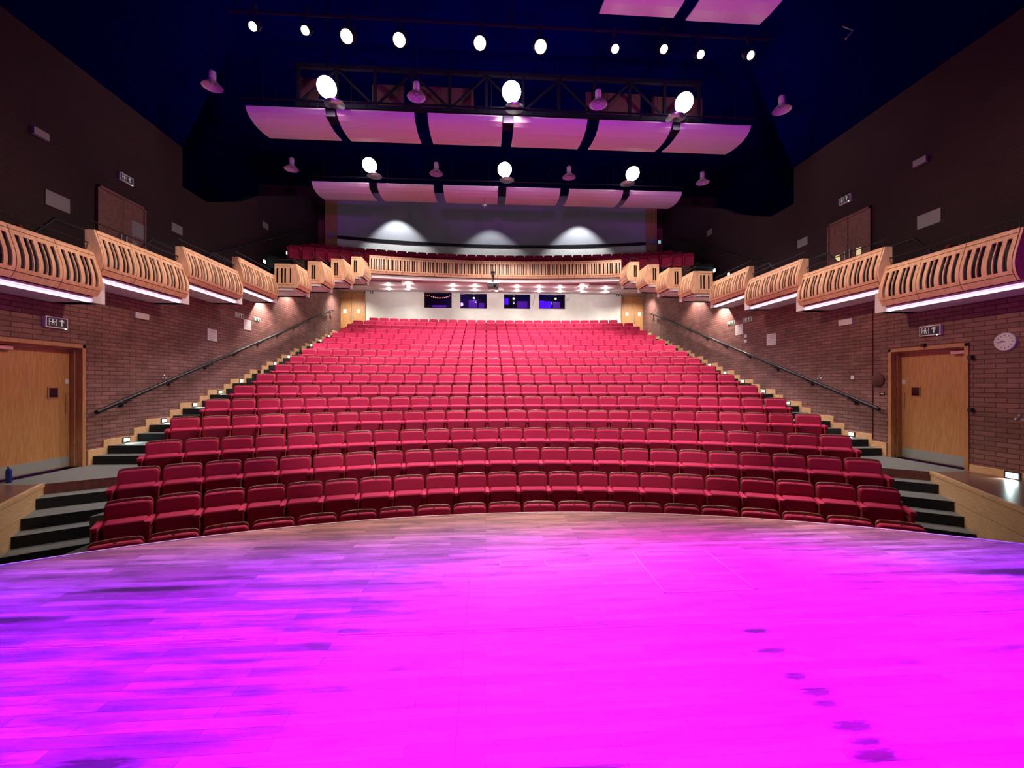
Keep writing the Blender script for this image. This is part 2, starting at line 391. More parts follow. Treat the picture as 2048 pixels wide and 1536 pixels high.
ed.add(vs, [(i * 4 + a, i * 4 + (a + 1) % 4, i * 4 + 4 + (a + 1) % 4, i * 4 + 4 + a) for i in range(60) for a in range(4)])
struct(ed.build('trim_4', M['line']), 'thin pale nosing along the curved stage edge')
# trap outline, joint strips and socket lid in the stage floor
t = empty('floor_trap', (1.74, 3.53, 0), 'square trap door in the stage floor outlined by a thin pale frame', 'trap door')
c = [(1.39, 3.93), (2.10, 3.92), (2.10, 3.15), (1.37, 3.14)]
fm = MB()
for i in range(4):
    a = Vector(c[i]); b = Vector(c[(i + 1) % 4]); d = (b - a).normalized() * .008; n = Vector((-d.y, d.x))
    a = a - d; b = b + d
    fm.prism([(a.x - n.x - 1.74, a.y - n.y - 3.53, .0005), (b.x - n.x - 1.74, b.y - n.y - 3.53, .0005), (b.x + n.x - 1.74, b.y + n.y - 3.53, .0005), (a.x + n.x - 1.74, a.y + n.y - 3.53, .0005)], (0, 0, .003))
fm.build('trap_frame', M['line'], t)
MB().box(-.345, .345, -.37, .37, .0004, .0016).build('trap_lid', M['stage'], t)
t = empty('floor_box', (.33, 3.74, 0), 'small flush socket box lid near the front of the stage', 'floor box')
MB().box(-.2, .2, -.065, .065, .0005, .003).build('lid', M['stage'], t)
fm = MB()
for (a, b, c2, d) in ((-.205, .205, -.068, -.062), (-.205, .205, .062, .068), (-.205, -.199, -.068, .068), (.199, .205, -.068, .068)): fm.box(a, b, c2, d, .0005, .004)
fm.build('rim', M['line'], t)
struct(MB().box(-5.4, 6.3, 2.715, 2.722, 0, .002).box(-5.4, 0.6, 2.745, 2.75, 0, .002).build('trim_5', M['line']), 'pale joint running across the stage boards')
struct(MB().box(-.135, -.131, 1.2, 3.6, 0, .0012).build('trim_6', M['redwood']), 'thin dark joint along the stage boards')

# ------------------------------------------------------------------ walls
# lower side walls with door openings, upper side walls, back walls
DY0, DY1, DH = 7.16, 8.70, 2.36
for s in (-1, 1):
    b = MB(); x0, x1 = hx(s, 8.33), hx(s, 8.75)
    b.box(x0, x1, -3, DY0, -1.2, 3.1); b.box(x0, x1, DY0, DY1, DH, 3.1); b.box(x0, x1, DY1, 23.6, -1.2, 3.1)
    for (ya, yb, za, zb) in ((8.1, 23.6, 3.1, 3.52), (10.4, 23.6, 3.52, 3.94), (12.55, 23.6, 3.94, 4.37), (14.65, 23.6, 4.37, 4.77), (15.6, 23.6, 4.77, 5.14), (16.6, 23.6, 5.14, 5.52), (17.6, 23.6, 5.52, 5.9), (18.5, 23.6, 5.9, 7.0)): b.box(x0, x1, ya, yb, za, zb)
    struct(b.build('wall_' + SIDE[s], M['brick_side']), 'dark red brick wall of the stalls, %s side' % SIDE[s])
    top = [(-3, 3.2), (-3, 8.85), (13.48, 8.85), (13.48, 7.65), (14.64, 7.67), (16.67, 8.58), (17.73, 9.26), (21.65, 11.0), (24.9, 12.3), (24.9, 3.2)]
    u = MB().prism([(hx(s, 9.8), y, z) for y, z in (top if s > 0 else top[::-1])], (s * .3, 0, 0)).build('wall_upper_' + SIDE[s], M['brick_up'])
    struct(u, 'very dark brick wall above the %s balcony' % SIDE[s])
    # sloping dark blue ceiling over the balcony and outer void
    c2 = MB().add([(hx(s, 9.9), -3, 8.85), (hx(s, 9.9), 13.6, 8.85), (hx(s, 8.2), 13.6, 12.6), (hx(s, 8.2), -3, 12.6)], [(0, 1, 2, 3)])
    c2.add([(hx(s, 13), 13.5, 7), (hx(s, 13), 27, 7), (hx(s, 13), 27, 12.6), (hx(s, 13), 13.5, 12.6)], [(0, 1, 2, 3)])
    c2.add([(hx(s, 13), 13.5, 7), (hx(s, 9.8), 13.5, 7), (hx(s, 9.8), 13.5, 12.6), (hx(s, 13), 13.5, 12.6)], [(0, 1, 2, 3)])
    c2.sm = [False] * len(c2.f)
    struct(c2.build('ceiling_%s' % SIDE[s], M['navy2']), 'dark blue sloping ceiling over the %s balcony' % SIDE[s])
struct(MB().box(-13, 14, -3, 27.3, 12.6, 12.8).build('ceiling', M['navy']), 'dark blue auditorium ceiling')
# back wall of the stalls with four booth windows
BY = 23.2
def wx(px): 
    a = (px - 1024) / 840.; return BY * (sin(YAW) + a * cos(YAW)) / (cos(YAW) - a * sin(YAW))
def wz(px, py):
    a = (px - 1024) / 840.; return 1.6 + (768 - py) / 840. * BY / (cos(YAW) - a * sin(YAW))
WIN = [(848.6, 903.4, 585, 615.9), (920.5, 973.7, 587.6, 617.2), (1008, 1060.5, 588.8, 617.6), (1077.8, 1130, 589, 617.8)]
wr = [(wx(a), wx(b), wz((a + b) / 2, d), wz((a + b) / 2, c)) for a, b, c, d in WIN]
b = MB(); xs = [hx(-1, 7.02)] + [v for r in wr for v in r[:2]] + [hx(1, 7.08)]
for i in range(0, len(xs), 2): b.box(xs[i], xs[i + 1], BY, BY + .25, 3.9, 7.3)
for x0, x1, z0, z1 in wr: b.box(x0, x1, BY, BY + .25, 3.9, z0); b.box(x0, x1, BY, BY + .25, z1, 7.3)
for s in (-1, 1): b.box(hx(s, 7.0), hx(s, 8.36), BY, BY + .25, 6.62, 7.3)
struct(b.build('wall_back', M['backwhite']), 'cream painted wall behind the last row of stalls')
for i, (x0, x1, z0, z1) in enumerate(wr):
    r = struct(empty('window_%d' % (i + 1), (x0, BY, z0)), 'black framed control booth window glowing blue and violet')
    f = MB(); w2 = x1 - x0; h = z1 - z0
    for (a, b2, c2, d) in ((0, w2, 0, .03), (0, w2, h - .03, h), (0, .03, 0, h), (w2 - .03, w2, 0, h)): f.box(a, b2, -.01, .1, c2, d)
    f.build('frame', M['dark'], r)
    MB().box(.03, w2 - .03, .05, .056, .03, h - .03).build('pane', M['glassm'], r)
# control booth behind the windows
bx0, bx1 = wr[0][0] - .4, wr[3][1] + .4
b = MB(); zf, zc = wr[0][2] - .5, 7.0
b.box(bx0, bx1, 25.2, 25.3, zf, zc); b.box(bx0, bx1, BY + .25, 25.3, zf - .1, zf); b.box(bx0, bx1, BY + .25, 25.3, zc, zc + .1)
b.box(bx0 - .1, bx0, BY + .25, 25.3, zf, zc); b.box(bx1, bx1 + .1, BY + .25, 25.3, zf, zc); b.box((wr[1][1] + wr[2][0]) / 2 - .05, (wr[1][1] + wr[2][0]) / 2 + .05, BY + .25, 25.3, zf, zc)
struct(b.build('wall_booth', M['booth']), 'dark interior of the control booth behind the windows')
def booth_screen(wi, u0, u1, v0, v1, m, name, label, cat):
    x0, x1, z0, z1 = wr[wi]; ww, hh = x1 - x0, z1 - z0
    t = empty(name, (x0 + ww * (u0 + u1) / 2, BY + .9, z0 + hh * v0), label, cat)
    a = ww * (u1 - u0) / 2; h = hh * (v1 - v0)
    MB().box(-a, a, 0, .05, 0, h).build('screen', m, t); MB().box(-a - .02, a + .02, .02, .09, -.02, h + .02).build('casing', M['dark'], t)
booth_screen(0, .22, .74, .08, .38, M['boothviolet'], 'monitor', 'dim violet monitor on the desk inside the first booth window', 'monitor')
booth_screen(1, .28, .62, .25, .8, M['boothviolet'], 'monitor', 'violet lit screen inside the second booth window', 'monitor')
booth_screen(1, .68, .9, .12, .6, M['boothviolet'], 'monitor', 'narrow reddish violet screen at the edge of the second booth window', 'monitor')
booth_screen(2, .03, .2, .5, .95, M['boothblue'], 'monitor', 'small blue screen at the edge of the third booth window', 'monitor')
booth_screen(2, .55, .95, .15, .75, M['boothviolet'], 'monitor', 'dim violet screen inside the third booth window', 'monitor')
booth_screen(3, .04, .30, .2, .78, M['boothblue'], 'monitor', 'bright blue screen beside the edge of the fourth booth window', 'monitor')
booth_screen(3, .32, .56, .02, .74, M['boothblue'], 'monitor', 'tall bright blue screen in the middle of the fourth booth window', 'monitor')
booth_screen(3, .64, .92, .1, .7, M['boothviolet'], 'monitor', 'dim violet screen inside the fourth booth window', 'monitor')
for wi, u in ((1, .5), (2, .4), (3, .72)):
    x0, x1, z0, z1 = wr[wi]
    t = empty('booth_lamp', (x0 + (x1 - x0) * u, BY + .7, z1 - .05), 'small lit desk lamp hanging inside the %s booth window' % ('first second third fourth'.split()[wi]), 'lamp')
    MB().lathe([(.0, -.09), (.045, -.08), (.05, -.02), (.02, .0)], 12).build('bulb', M['downl'], t)
    MB().tube([(0, 0, 0), (0, 0, .5)], .008).build('cord', M['dark'], t)
x0, x1, z0, z1 = wr[0]
t = empty('fairy_lights', ((x0 + x1) / 2, BY + .4, z1), 'string of red fairy lights hung across the top of the first booth window', 'fairy lights')
pts = []
for i in range(15):
    u = i / 14; pts.append(((u - .5) * (x1 - x0) * .94, 0, -.05 - .2 * abs(sin(u * PI * 1.0)) * (.6 + .4 * u)))
MB().tube(pts, .004, 5).build('wire', M['dark'], t)
for p in pts: MB().lathe([(0, -.03), (.018, -.02), (.02, 0), (0, .012)], 8, Matrix.Translation(p)).build('bulb', M['fairy'], t)
point('booth_light', (wr[1][0], BY + 1.2, 6.2), 12, (.35, .1, 1.0)); point('booth_light', (wr[3][0], BY + 1.2, 6.2), 14, (.12, .05, 1.0))

# ------------------------------------------------------------------ doors
dn = [0]
def side_door(s):
    dn[0] += 1
    r = struct(empty('door_%d' % dn[0], (hx(s, 8.33), 0, 0)), 'wide veneered door in the %s brick wall with a metal kick plate' % SIDE[s])
    X = lambda d: s * d       # depth into the wall
    f = MB()
    f.box(X(-.025), X(.10), DY0 - .0, DY0 + .07, 0, DH); f.box(X(-.025), X(.10), DY1 - .07, DY1, 0, DH); f.box(X(-.025), X(.10), DY0, DY1, DH - .07, DH)
    f.build('architrave', M['doorframe'], r, bevel=.006)
    f = MB()
    f.box(X(.10), X(.32), DY0 + .03, DY0 + .09, 0, DH - .05); f.box(X(.10), X(.32), DY1 - .09, DY1 - .03, 0, DH - .05); f.box(X(.10), X(.32), DY0 + .03, DY1 - .03, DH - .1, DH - .04)
    f.build('door_frame', M['doorframe'], r, bevel=.008)
    lf = MB().box(X(.2), X(.25), DY0 + .09, DY1 - .09, .012, DH - .1).build('door_leaf', M['door'], r)
    MB().box(X(.192), X(.2), DY0 + .1, DY1 - .1, .03, .22).build('kick_plate', M['greysteel'], lf)
    yb = DY1 - .30
    MB().box(X(.185), X(.2), yb - .20, yb, 1.33, 1.55).build('vision_panel_frame', M['doorframe'], lf, bevel=.004)
    MB().box(X(.178), X(.186), yb - .175, yb - .025, 1.355, 1.525).build('vision_panel', M['darkpane'], lf)
    MB().box(X(.19), X(.2), DY1 - .18, DY1 - .11, 1.6, 1.69).build('fire_door_sign', M['paper'], lf)
    MB().box(X(.188), X(.2), DY1 - .165, DY1 - .10, 1.05, 1.42).build('push_plate', M['doorframe'], lf)
    c = MB().box(X(.12), X(.19), DY0 + .13, DY0 + .42, DH - .19, DH - .12).build('door_closer', M['steel'], lf, bevel=.008)
    MB().tube([(X(.15), DY0 + .3, DH - .12), (X(.12), DY0 + .75, DH - .1)], .008).build('closer_arm', M['steel'], lf)
    return r
side_door(-1); side_door(1)
def back_door(s, x0, x1, z0, z1, y, lit, wood, upper=False):
    dn[0] += 1
    r = struct(empty('door_%d' % dn[0], ((x0 + x1) / 2, y, z0)), 'double door with two small vision panels at the back %s' % SIDE[s])
    a = (x1 - x0) / 2; h = z1 - z0
    f = MB(); f.box(-a, -a + .07, -.03, .12, 0, h); f.box(a - .07, a, -.03, .12, 0, h); f.box(-a, a, -.03, .12, h - .07, h)
    f.build('door_frame', M['doorframe'] if not upper else M['redwood'], r)
    for k in (-1, 1):
        lf = MB().box(k * .006, k * (a - .07), .03, .08, 0, h - .07).build('door_leaf', wood, r)
        m = lit[0 if k < 0 else 1]
        MB().box(k * .28, k * .44, .022, .03, 1.28, 1.48).build('vision_panel', m, lf)
        MB().box(k * .06, k * .10, .0, .03, .85, 1.5).build('pull_handle', M['steel'], lf, bevel=.01)
        MB().box(k * (a - .12), k * (a - .42), .0, .03, h - .16, h - .11).build('door_closer', M['steel'], lf)
back_door(-1, -7.96, -6.50, 4.16, 6.62, BY - .02, (M['cyanpane'], M['yelpane']), M['door'])
back_door(1, 7.60, 9.0, 4.16, 6.62, BY - .02, (M['paper'], M['cyanpane']), M['door'])

# upper side doors
for s in (-1, 1):
    dn[0] += 1
    r = struct(empty('door_%d' % dn[0], (hx(s, 9.8), 0, 4.05)), 'dark double door at the back of the %s balcony' % SIDE[s])
    y0, y1, h = 10.62, 12.05, 2.33
    X = lambda d: -s * d
    f = MB(); f.box(0, X(.05), y0, y0 + .06, 0, h); f.box(0, X(.05), y1 - .06, y1, 0, h); f.box(0, X(.05), y0, y1, h - .06, h)
    f.build('door_frame', M['redwood'], r)
    ym = (y0 + y1) / 2
    for k, (a, b2) in enumerate(((y0 + .06, ym - .01), (ym + .01, y1 - .06))):
        lf = MB().box(0, X(.03), a, b2, 0, h - .06).build('door_leaf', M['redwood'], r)
        c = ym + (-.1 if k == 0 else .06)
        MB().box(X(.03), X(.06), c, c + .04, .75, 1.35).build('pull_handle', M['steel'], lf)
        c = ym + (-.42 if k == 0 else .26)
        if s > 0: MB().box(X(.03), X(.036), c, c + .16, 1.12, 1.32).build('vision_panel', M['yelpane'], lf, )
        elif k: MB().box(X(.03), X(.036), c, c + .16, 1.12, 1.32).build('vision_panel', M['paper2'], lf)
        if s < 0 and k: MB().box(X(.03), X(.034), c + .0, c + .42, 1.45, 1.85).build('door_notice', M['paper2'], lf)

# ------------------------------------------------------------------ balcony fronts
PROF = [(0, 0), (.12, .028), (.25, .06), (.4, .10), (.55, .13), (.7, .14), (.82, .125), (.9, .1), (1.0, .05)]
def off(v):
    for (a, p), (b, q) in zip(PROF, PROF[1:]):
        if v <= b: return p + (q - p) * (v - a) / (b - a)
    return PROF[-1][1]
VB = [0, .06, .075, .16, .28, .40, .52, .64, .74, .80, .87, .885, .94, 1.0]
GAPV = ((.06, .075), (.87, .885))
SLOTS = (.13, .30, .41, .60, .71, .88)
def front(parent, path, ztop, hgt, npan, slots=SLOTS, sw=.026, curve=1.0, depth=.16, backing=True):
    """path(u) -> (x, y, nx, ny) with u in metres along the face; builds panels, backing and cap as parts."""
    L = path.L
    pw = L / npan
    for i in range(npan):
        ub = {i * pw + .006: 1, (i + 1) * pw - .006: 1}; holes = []
        for sl in slots:
            a, b = i * pw + sl * pw - sw, i * pw + sl * pw + sw; holes.append((a, b)); ub[a] = 1; ub[b] = 1
        us = sorted(ub); mb = MB(); idx = {}
        def V(u, v):
            k = (round(u, 4), v)
            if k not in idx:
                x, y, nx, ny = path(u); o = off(v) * curve
                mb.v.append((x + nx * o, y + ny * o, ztop - v * hgt)); idx[k] = len(mb.v) - 1
            return idx[k]
        for ua, ub2 in zip(us, us[1:]):
            hole = any(a - 1e-5 <= ua and ub2 <= b + 1e-5 for a, b in holes)
            for va, vb in zip(VB, VB[1:]):
                if (va, vb) in GAPV: continue
                if hole and va >= .16 - 1e-6 and vb <= .80 + 1e-6: continue
                mb.f.append((V(ua, va), V(ub2, va), V(ub2, vb), V(ua, vb))); mb.sm.append(False)
        o = mb.build('front_panel', M['ply'], parent)
        md = o.modifiers.new('solid', 'SOLIDIFY'); md.thickness = .022; md.offset = 0
    n = max(2, int(L / .35)); us = [L * j / n for j in range(n + 1)]
    bk = MB(); vs = []
    for u in us:
        x, y, nx, ny = path(u)
        for (o, z) in ((-.055, ztop - .01), (.035 * curve - .06, ztop - .55 * hgt), (-.0, ztop - hgt + .01), (-.1, ztop - hgt + .01), (-.1, ztop - .01)): vs.append((x + nx * o, y + ny * o, z))
    bk.add(vs, [(j * 5 + a, j * 5 + (a + 1) % 5, j * 5 + 5 + (a + 1) % 5, j * 5 + 5 + a) for j in range(n) for a in range(5)] + [tuple(range(5)), tuple(n * 5 + q for q in range(5))])
    bk.build('backing', M['blackpl'], parent)
    cp = MB(); vs = []
    for u in us:
        x, y, nx, ny = path(u)
        for (o, z) in ((.012, ztop + .022), (.012, ztop + .003), (-depth, ztop + .003), (-depth, ztop + .022)): vs.append((x + nx * o, y + ny * o, z))
    cp.add(vs, [(j * 4 + a, j * 4 + (a + 1) % 4, j * 4 + 4 + (a + 1) % 4, j * 4 + 4 + a) for j in range(n) for a in range(4)] + [(0, 1, 2, 3), tuple(n * 4 + q for q in range(4))])
    cp.build('capping', M['ply'], parent)
class Line:
    def __init__(s, p0, p1, n): s.p0 = p0; s.p1 = p1; s.n = n; s.L = math.dist(p0, p1)
    def __call__(s, u): t = u / s.L; return (s.p0[0] + (s.p1[0] - s.p0[0]) * t, s.p0[1] + (s.p1[1] - s.p0[1]) * t, *s.n)
def end_plate(parent, x, y, s, ztop, hgt, t=.03, depth=.16, name='end_panel'):
    pts = [(x - s * 0 - s * off(v) * 1.0 * 1.04, y, ztop - v * hgt) for v in [j / 12 for j in range(13)]]
    pts += [(x + s * depth, y, ztop - hgt), (x + s * depth, y, ztop + .02), (x, y, ztop + .02)]
    MB().prism(pts, (0, t, 0)).build(name, M['ply'] if name == 'end_panel' else M['doorframe'], parent)
BOX = [('A', 7.6, 4.9, 8.06, 3.96, 3.18, 3.08), ('B', 7.6, 8.08, 10.3, 4.38, 3.60, 3.50), ('C', 7.6, 10.3, 12.5, 4.80, 4.02, 3.92), ('D', 7.6, 12.5, 14.55, 5.22, 4.44, 4.35),
       ('E', 6.9, 14.58, 15.5, 5.62, 4.84, 4.75), ('F', 6.42, 15.5, 16.45, 5.99, 5.21, 5.12), ('G', 5.97, 16.45, 17.42, 6.37, 5.59, 5.50), ('H', 5.57, 17.42, 18.38, 6.75, 5.97, 5.88)]
NAMEB = ['nearest the stage', 'second from the stage', 'third from the stage', 'fourth from the stage', 'fifth from the stage', 'sixth from the stage', 'seventh from the stage', 'next to the main balcony']
for s in (-1, 1):
    for bi, (nm, h, y0, y1, zt, zw, zs) in enumerate(BOX):
        if bi == 0: y0 = 3.9 if s < 0 else 5.87
        lab = '%s slotted timber balcony box on the %s wall, %s' % ('long curved' if bi < 4 else 'short two-sided', SIDE[s], NAMEB[bi])
        r = empty('balcony_box', (0, 0, 0), lab, 'balcony', 'stepped balcony boxes')
        hg = zt - zw; x = hx(s, h)
        ln = Line((x, y0 + .02), (x, y1 - .02), (-s, 0))
        np_ = {0: (6 if s < 0 else 3), 1: 3, 2: 3, 3: 3}.get(bi, 1)
        front(r, ln, zt, hg, np_, sw=.031 if bi < 4 else .034)
        end_plate(r, x, y0 - .012, s, zt, hg); end_plate(r, x, y1 - .02, s, zt, hg)
        nb = BOX[bi + 1] if bi < 7 else None
        h_out = 7.6 if bi == 4 else (BOX[bi - 1][1] if bi > 4 else None)
        if h_out:
            l2 = Line((hx(s, h_out) if s < 0 else x + .02, y0), (x - .02 if s < 0 else hx(s, h_out), y0), (0, -1))
            front(r, l2, zt, hg, 1, slots=((.14, .36, .52, .78) if bi == 4 else ((.36, .55, .82) if s < 0 else (.18, .45, .64))), sw=.032, curve=.12)
        # white soffit slab and step
        zn = (BOX[bi + 1][6] if nb else 6.2)
        sl = MB()
        lin = .12
        sl.box(hx(s, h + lin), hx(s, 9.8), y0, y1 + .25, zs, zs + .1)
        sl.box(hx(s, h + .02), hx(s, h + lin), y0, y1 + .05, zw - .035, zw - .005)
        sl.box(hx(s, h + .03), hx(s, 8.40), y1 + .02, y1 + .26, zs, max(zn, zs + .1))
        sl.build('soffit', M['white'], r)
        if bi > 3:
            e2 = MB(); e2.box(hx(s, h + .05), hx(s, h_out), y0 + .02, y0 + .14, zs + .0, zs + .06); e2.build('front_fascia', M['white'], r)
        MB().box(hx(s, h + lin - .012), hx(s, h + lin), y0, y1 + .1, zs + .016, zs + .032).build('led_strip', M['led'] if bi < 4 else M['white'], r)
        # thin black safety rail on the parapet
        rl = MB(); rx = hx(s, h + .1)
        rl.tube([(rx, y0, zt + .2), (rx, y1, zt + .2)], .012, 6)
        k = 4 if bi < 4 else 2
        for j in range(k): yy = y0 + .1 + (y1 - y0 - .2) * j / (k - 1); rl.tube([(rx, yy, zt), (rx, yy, zt + .2)], .008, 6)
        if h_out: rl.tube([(rx, y0 + .1, zt + .2), (hx(s, h_out), y0 + .1, zt + .2)], .012, 6)
        rl.build('safety_rail', M['dark'], r)
# main balcony front
class Arc:
    def __init__(s, R, half, ymid): s.R = R; s.a = asin(half / R); s.yc = ymid - R; s.L = 2 * s.a * R
    def __call__(s, u):
        t = -s.a + u / s.R; return (CX + s.R * sin(t), s.yc + s.R * cos(t), -sin(t), -cos(t))
A = Arc(26.4, 5.52, 19.0)
r = empty('main_balcony', (0, 0, 0), 'long gently curved slotted timber balcony front above the white booth wall', 'balcony')
front(r, A, 7.13, .76, 16, sw=.025, curve=.6)
fa = MB(); vs = []
n = 32
for j in range(n + 1):
    x, y, nx, ny = A(A.L * j / n)
    for (o, z) in ((-.02, 6.36), (-.02, 6.20), (-.3, 6.20), (-.3, 6.36)): vs.append((x + nx * o, y + ny * o, z))
fa.add(vs, [(j * 4 + a, j * 4 + (a + 1) % 4, j * 4 + 4 + (a + 1) % 4, j * 4 + 4 + a) for j in range(n) for a in range(4)] + [(0, 1, 2, 3), tuple(n * 4 + q for q in range(4))])
fa.build('white_fascia', M['white'], r)
fy = lambda x: A.yc + sqrt(A.R ** 2 - (x - CX) ** 2) if abs(x - CX) < 5.5 else 18.55
so = MB(); vs = []; n = 40
def soz(y): return 6.20 + .46 * (y - 18.4) / 4.8
for j in range(n + 1):
    x = CX - 8.4 + 16.8 * j / n; y = fy(x) + .12
    vs += [(x, y, soz(y)), (x, BY + .02, soz(BY)), (x, y, soz(y) + .12), (x, BY + .02, soz(BY) + .12)]
so.add(vs, [q for j in range(n) for q in ((j * 4, j * 4 + 1, j * 4 + 5, j * 4 + 4), (j * 4 + 2, j * 4 + 6, j * 4 + 7, j * 4 + 3), (j * 4, j * 4 + 4, j * 4 + 6, j * 4 + 2))])
struct(so.build('ceiling_under_balcony', M['lilac']), 'sloping lilac ceiling under the main balcony')
for (p0, p1) in ((828, 982), (1008, 1156), (744, 805), (1176, 1232)):
    zz = 6.2
    def sx(px, y):
        a = (px - 1024) / 840.; return y * (sin(YAW) + a * cos(YAW)) / (cos(YAW) - a * sin(YAW))
    t = empty('ceiling_baffle', (0, 0, 0), 'flat lilac baffle under the balcony, %s' % {828: 'widest one left of the projector', 1008: 'wide one right of the projector', 744: 'short one by the left doors', 1176: 'short one by the right doors'}[p0], 'ceiling panel', 'baffles under the balcony')
    a0, a1 = sx(p0, 19.6), sx(p1, 19.6)
    vs = []
    for (x, y) in ((a0, 19.35), (a1, 19.35), (a1 * 1.08, BY - .35), (a0 * 1.08, BY - .35)):
        vs += [(x, y, soz(y) - .07), (x, y, soz(y) - .005)]
    MB().add(vs, [(0, 2, 4, 6), (7, 5, 3, 1), (0, 1, 3, 2), (2, 3, 5, 4), (4, 5, 7, 6), (6, 7, 1, 0)]).build('panel', M['lilac'], t)
# downlights under the balcony
k = 0
dl0 = None
for (yy, pys) in ((20.3, 0), (21.9, 1)):
    for ci, px in enumerate((777, 817, 906, 950, 993, 1034, 1078, 1120, 1164, 1211)):
        if pys == 0 and px == 993: continue
        a = (px - 1024) / 840.; x = yy * (sin(YAW) + a * cos(YAW)) / (cos(YAW) - a * sin(YAW))
        z = soz(yy) - .075
        if dl0 is None:
            dl0 = empty('downlight', (0, 0, 0))
            MB().lathe([(.075, -.012), (.10, -.012), (.105, .004)], 18).build('bezel', M['white'], dl0)
            MB().lathe([(.0, -.022), (.05, -.018), (.075, -.008)], 18).build('lens', M['downl'], dl0)
            t = dl0
        else: t = copy_tree(dl0)
        t.location = (x, yy, z)
        tag(t, 'small lit downlight under the balcony, %s from left in the %s line' % (ORD[ci if pys or ci < 4 else ci - 1], 'rear' if pys else 'front'), 'downlight', 'downlights under the main balcony')
        if ci % 2 == pys: spot('downlight_light', (x, yy, z - .05), (x, yy + .1, 0), 190, (.98, .96, .86), 150, 1.0, .06)
        point('downlight_glow', (x, yy, z - .10), 13, (.98, .96, .86), .05)
for s in (-1, 1):
    t = copy_tree(dl0); t.location = (hx(s, 7.7), 21.6, soz(21.6) - .02)
    tag(t, 'small lit downlight in front of the %s double doors at the back of the stalls' % SIDE[s], 'downlight', 'downlights by the back doors')
    spot('downlight_light', (hx(s, 7.7), 21.6, soz(21.6) - .1), (hx(s, 7.7), 22.4, 4), 330, (1.0, .9, .74), 130, .8, .06)
# side downlights washing the brick under the boxes
for s in (-1, 1):
    for (yy, h, z, pw, nm) in ((15.05, 7.95, 4.72, 120, 'fifth'), (17.0, 7.9, 5.47, 60, 'seventh')):
        t = empty('downlight', (hx(s, h), yy, z), 'bright round downlight under the %s balcony box on the %s wall' % (nm, SIDE[s]), 'downlight', 'downlights under the side boxes')
        MB().lathe([(.08, 0), (.09, -.02), (.07, -.03)], 16).build('bezel', M['white'], t); MB().lathe([(0, -.03), (.07, -.03), (.075, -.005)], 16).build('lens', M['downl'], t)
        spot('side_downlight_light', (hx(s, h), yy, z - .06), (hx(s, h + .02), yy, 0), pw * (2.2 if yy < 16 else 3.6), (1.0, .80, .66), 140, .5, .05)

# ------------------------------------------------------------------ upper back wall, balcony seating tiers
AW = Arc(37, 8.62, 24.55)
def arcwall(z0, z1, t, inset=0):
    m2 = MB(); vs = []; n = 30
    for j in range(n + 1):
        x, y, nx, ny = AW(AW.L * j / n); vs += [(x + nx * inset, y + ny * inset, z0), (x + nx * inset, y + ny * inset, z1), (x - nx * t, y - ny * t, z1), (x - nx * t, y - ny * t, z0)]
    m2.add(vs, [(j * 4 + a, j * 4 + (a + 1) % 4, j * 4 + 4 + (a + 1) % 4, j * 4 + 4 + a) for j in range(n) for a in range(4)] + [(0, 1, 2, 3), tuple(n * 4 + q for q in range(4))]); return m2
struct(arcwall(9.72, 12.6, .2).build('wall_upper_back', M['greywall']), 'tall curved grey wall behind the balcony')
struct(arcwall(6.9, 9.55, .2).build('wall_upper_back_low', M['backwhite']), 'pale lower band of the curved wall behind the balcony')
struct(arcwall(9.55, 9.72, .2, .04).build('trim_7', M['dark']), 'dark rail line along the curved wall behind the balcony')
for s in (-1, 1):
    b = MB().box(hx(s, 8.62), hx(s, 9.25), 23.45, 23.9, 6.9, 12.6).build('trim_%d' % (8 if s < 0 else 9), M['doorframe']); struct(b, 'timber pier beside the curved grey wall, %s side' % SIDE[s])
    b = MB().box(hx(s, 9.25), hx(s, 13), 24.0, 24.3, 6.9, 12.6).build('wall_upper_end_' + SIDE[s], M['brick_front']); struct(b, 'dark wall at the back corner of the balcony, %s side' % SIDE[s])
    dn[0] += 1
    r = struct(empty('door_%d' % dn[0], (hx(s, 9.55 + .05), 23.98, 8.0)), 'dark door in the back corner of the balcony, %s side' % SIDE[s])
    MB().box(-.3 * 1 , .55 if s > 0 else .3, -.04, 0, 0, 2.7).build('door_leaf', M['redwood'], r)
    t = empty('notice', (hx(s, 8.93), 23.44, 9.55), 'pale notice on the timber pier at the %s end of the grey wall' % SIDE[s], 'notice')
    MB().box(-.22, .22, -.01, 0, 0, .36).build('sheet', M['paper2'], t)
# two small lit panes in the right corner door
for (x, nm) in ((10.12, 'left'), (10.66, 'right')):
    o = MB().box(-.07, .07, -.03, 0, 0, .17).build('door_light', M['cyanpane'], loc=None); o.location = (x, 23.93, 9.80)
    tag(o, 'small glowing pale cyan pane in the dark balcony corner, %s of the pair' % nm, 'light', 'lit panes')
# balcony tiers
mb = MB()
BROW = [(20.0, 7.55), (21.05, 7.95), (22.1, 8.36)]
def by(k, x): R = 27.0 + k; return BROW[k][0] - R + sqrt(R * R - (x - CX) ** 2)
for k in range(3):
    strip(mb, (lambda x: fy(x) + .15) if k == 0 else (lambda x, k=k: by(k - 1, x) + .12), (lambda x, k=k: by(k, x) + .12) if k < 2 else (lambda x: 24.9), CX - 9.75, CX + 9.75, BROW[k][1] - .92, 6.5)
struct(mb.build('floor_balcony', M['riser']), 'dark carpeted tiers of the balcony')

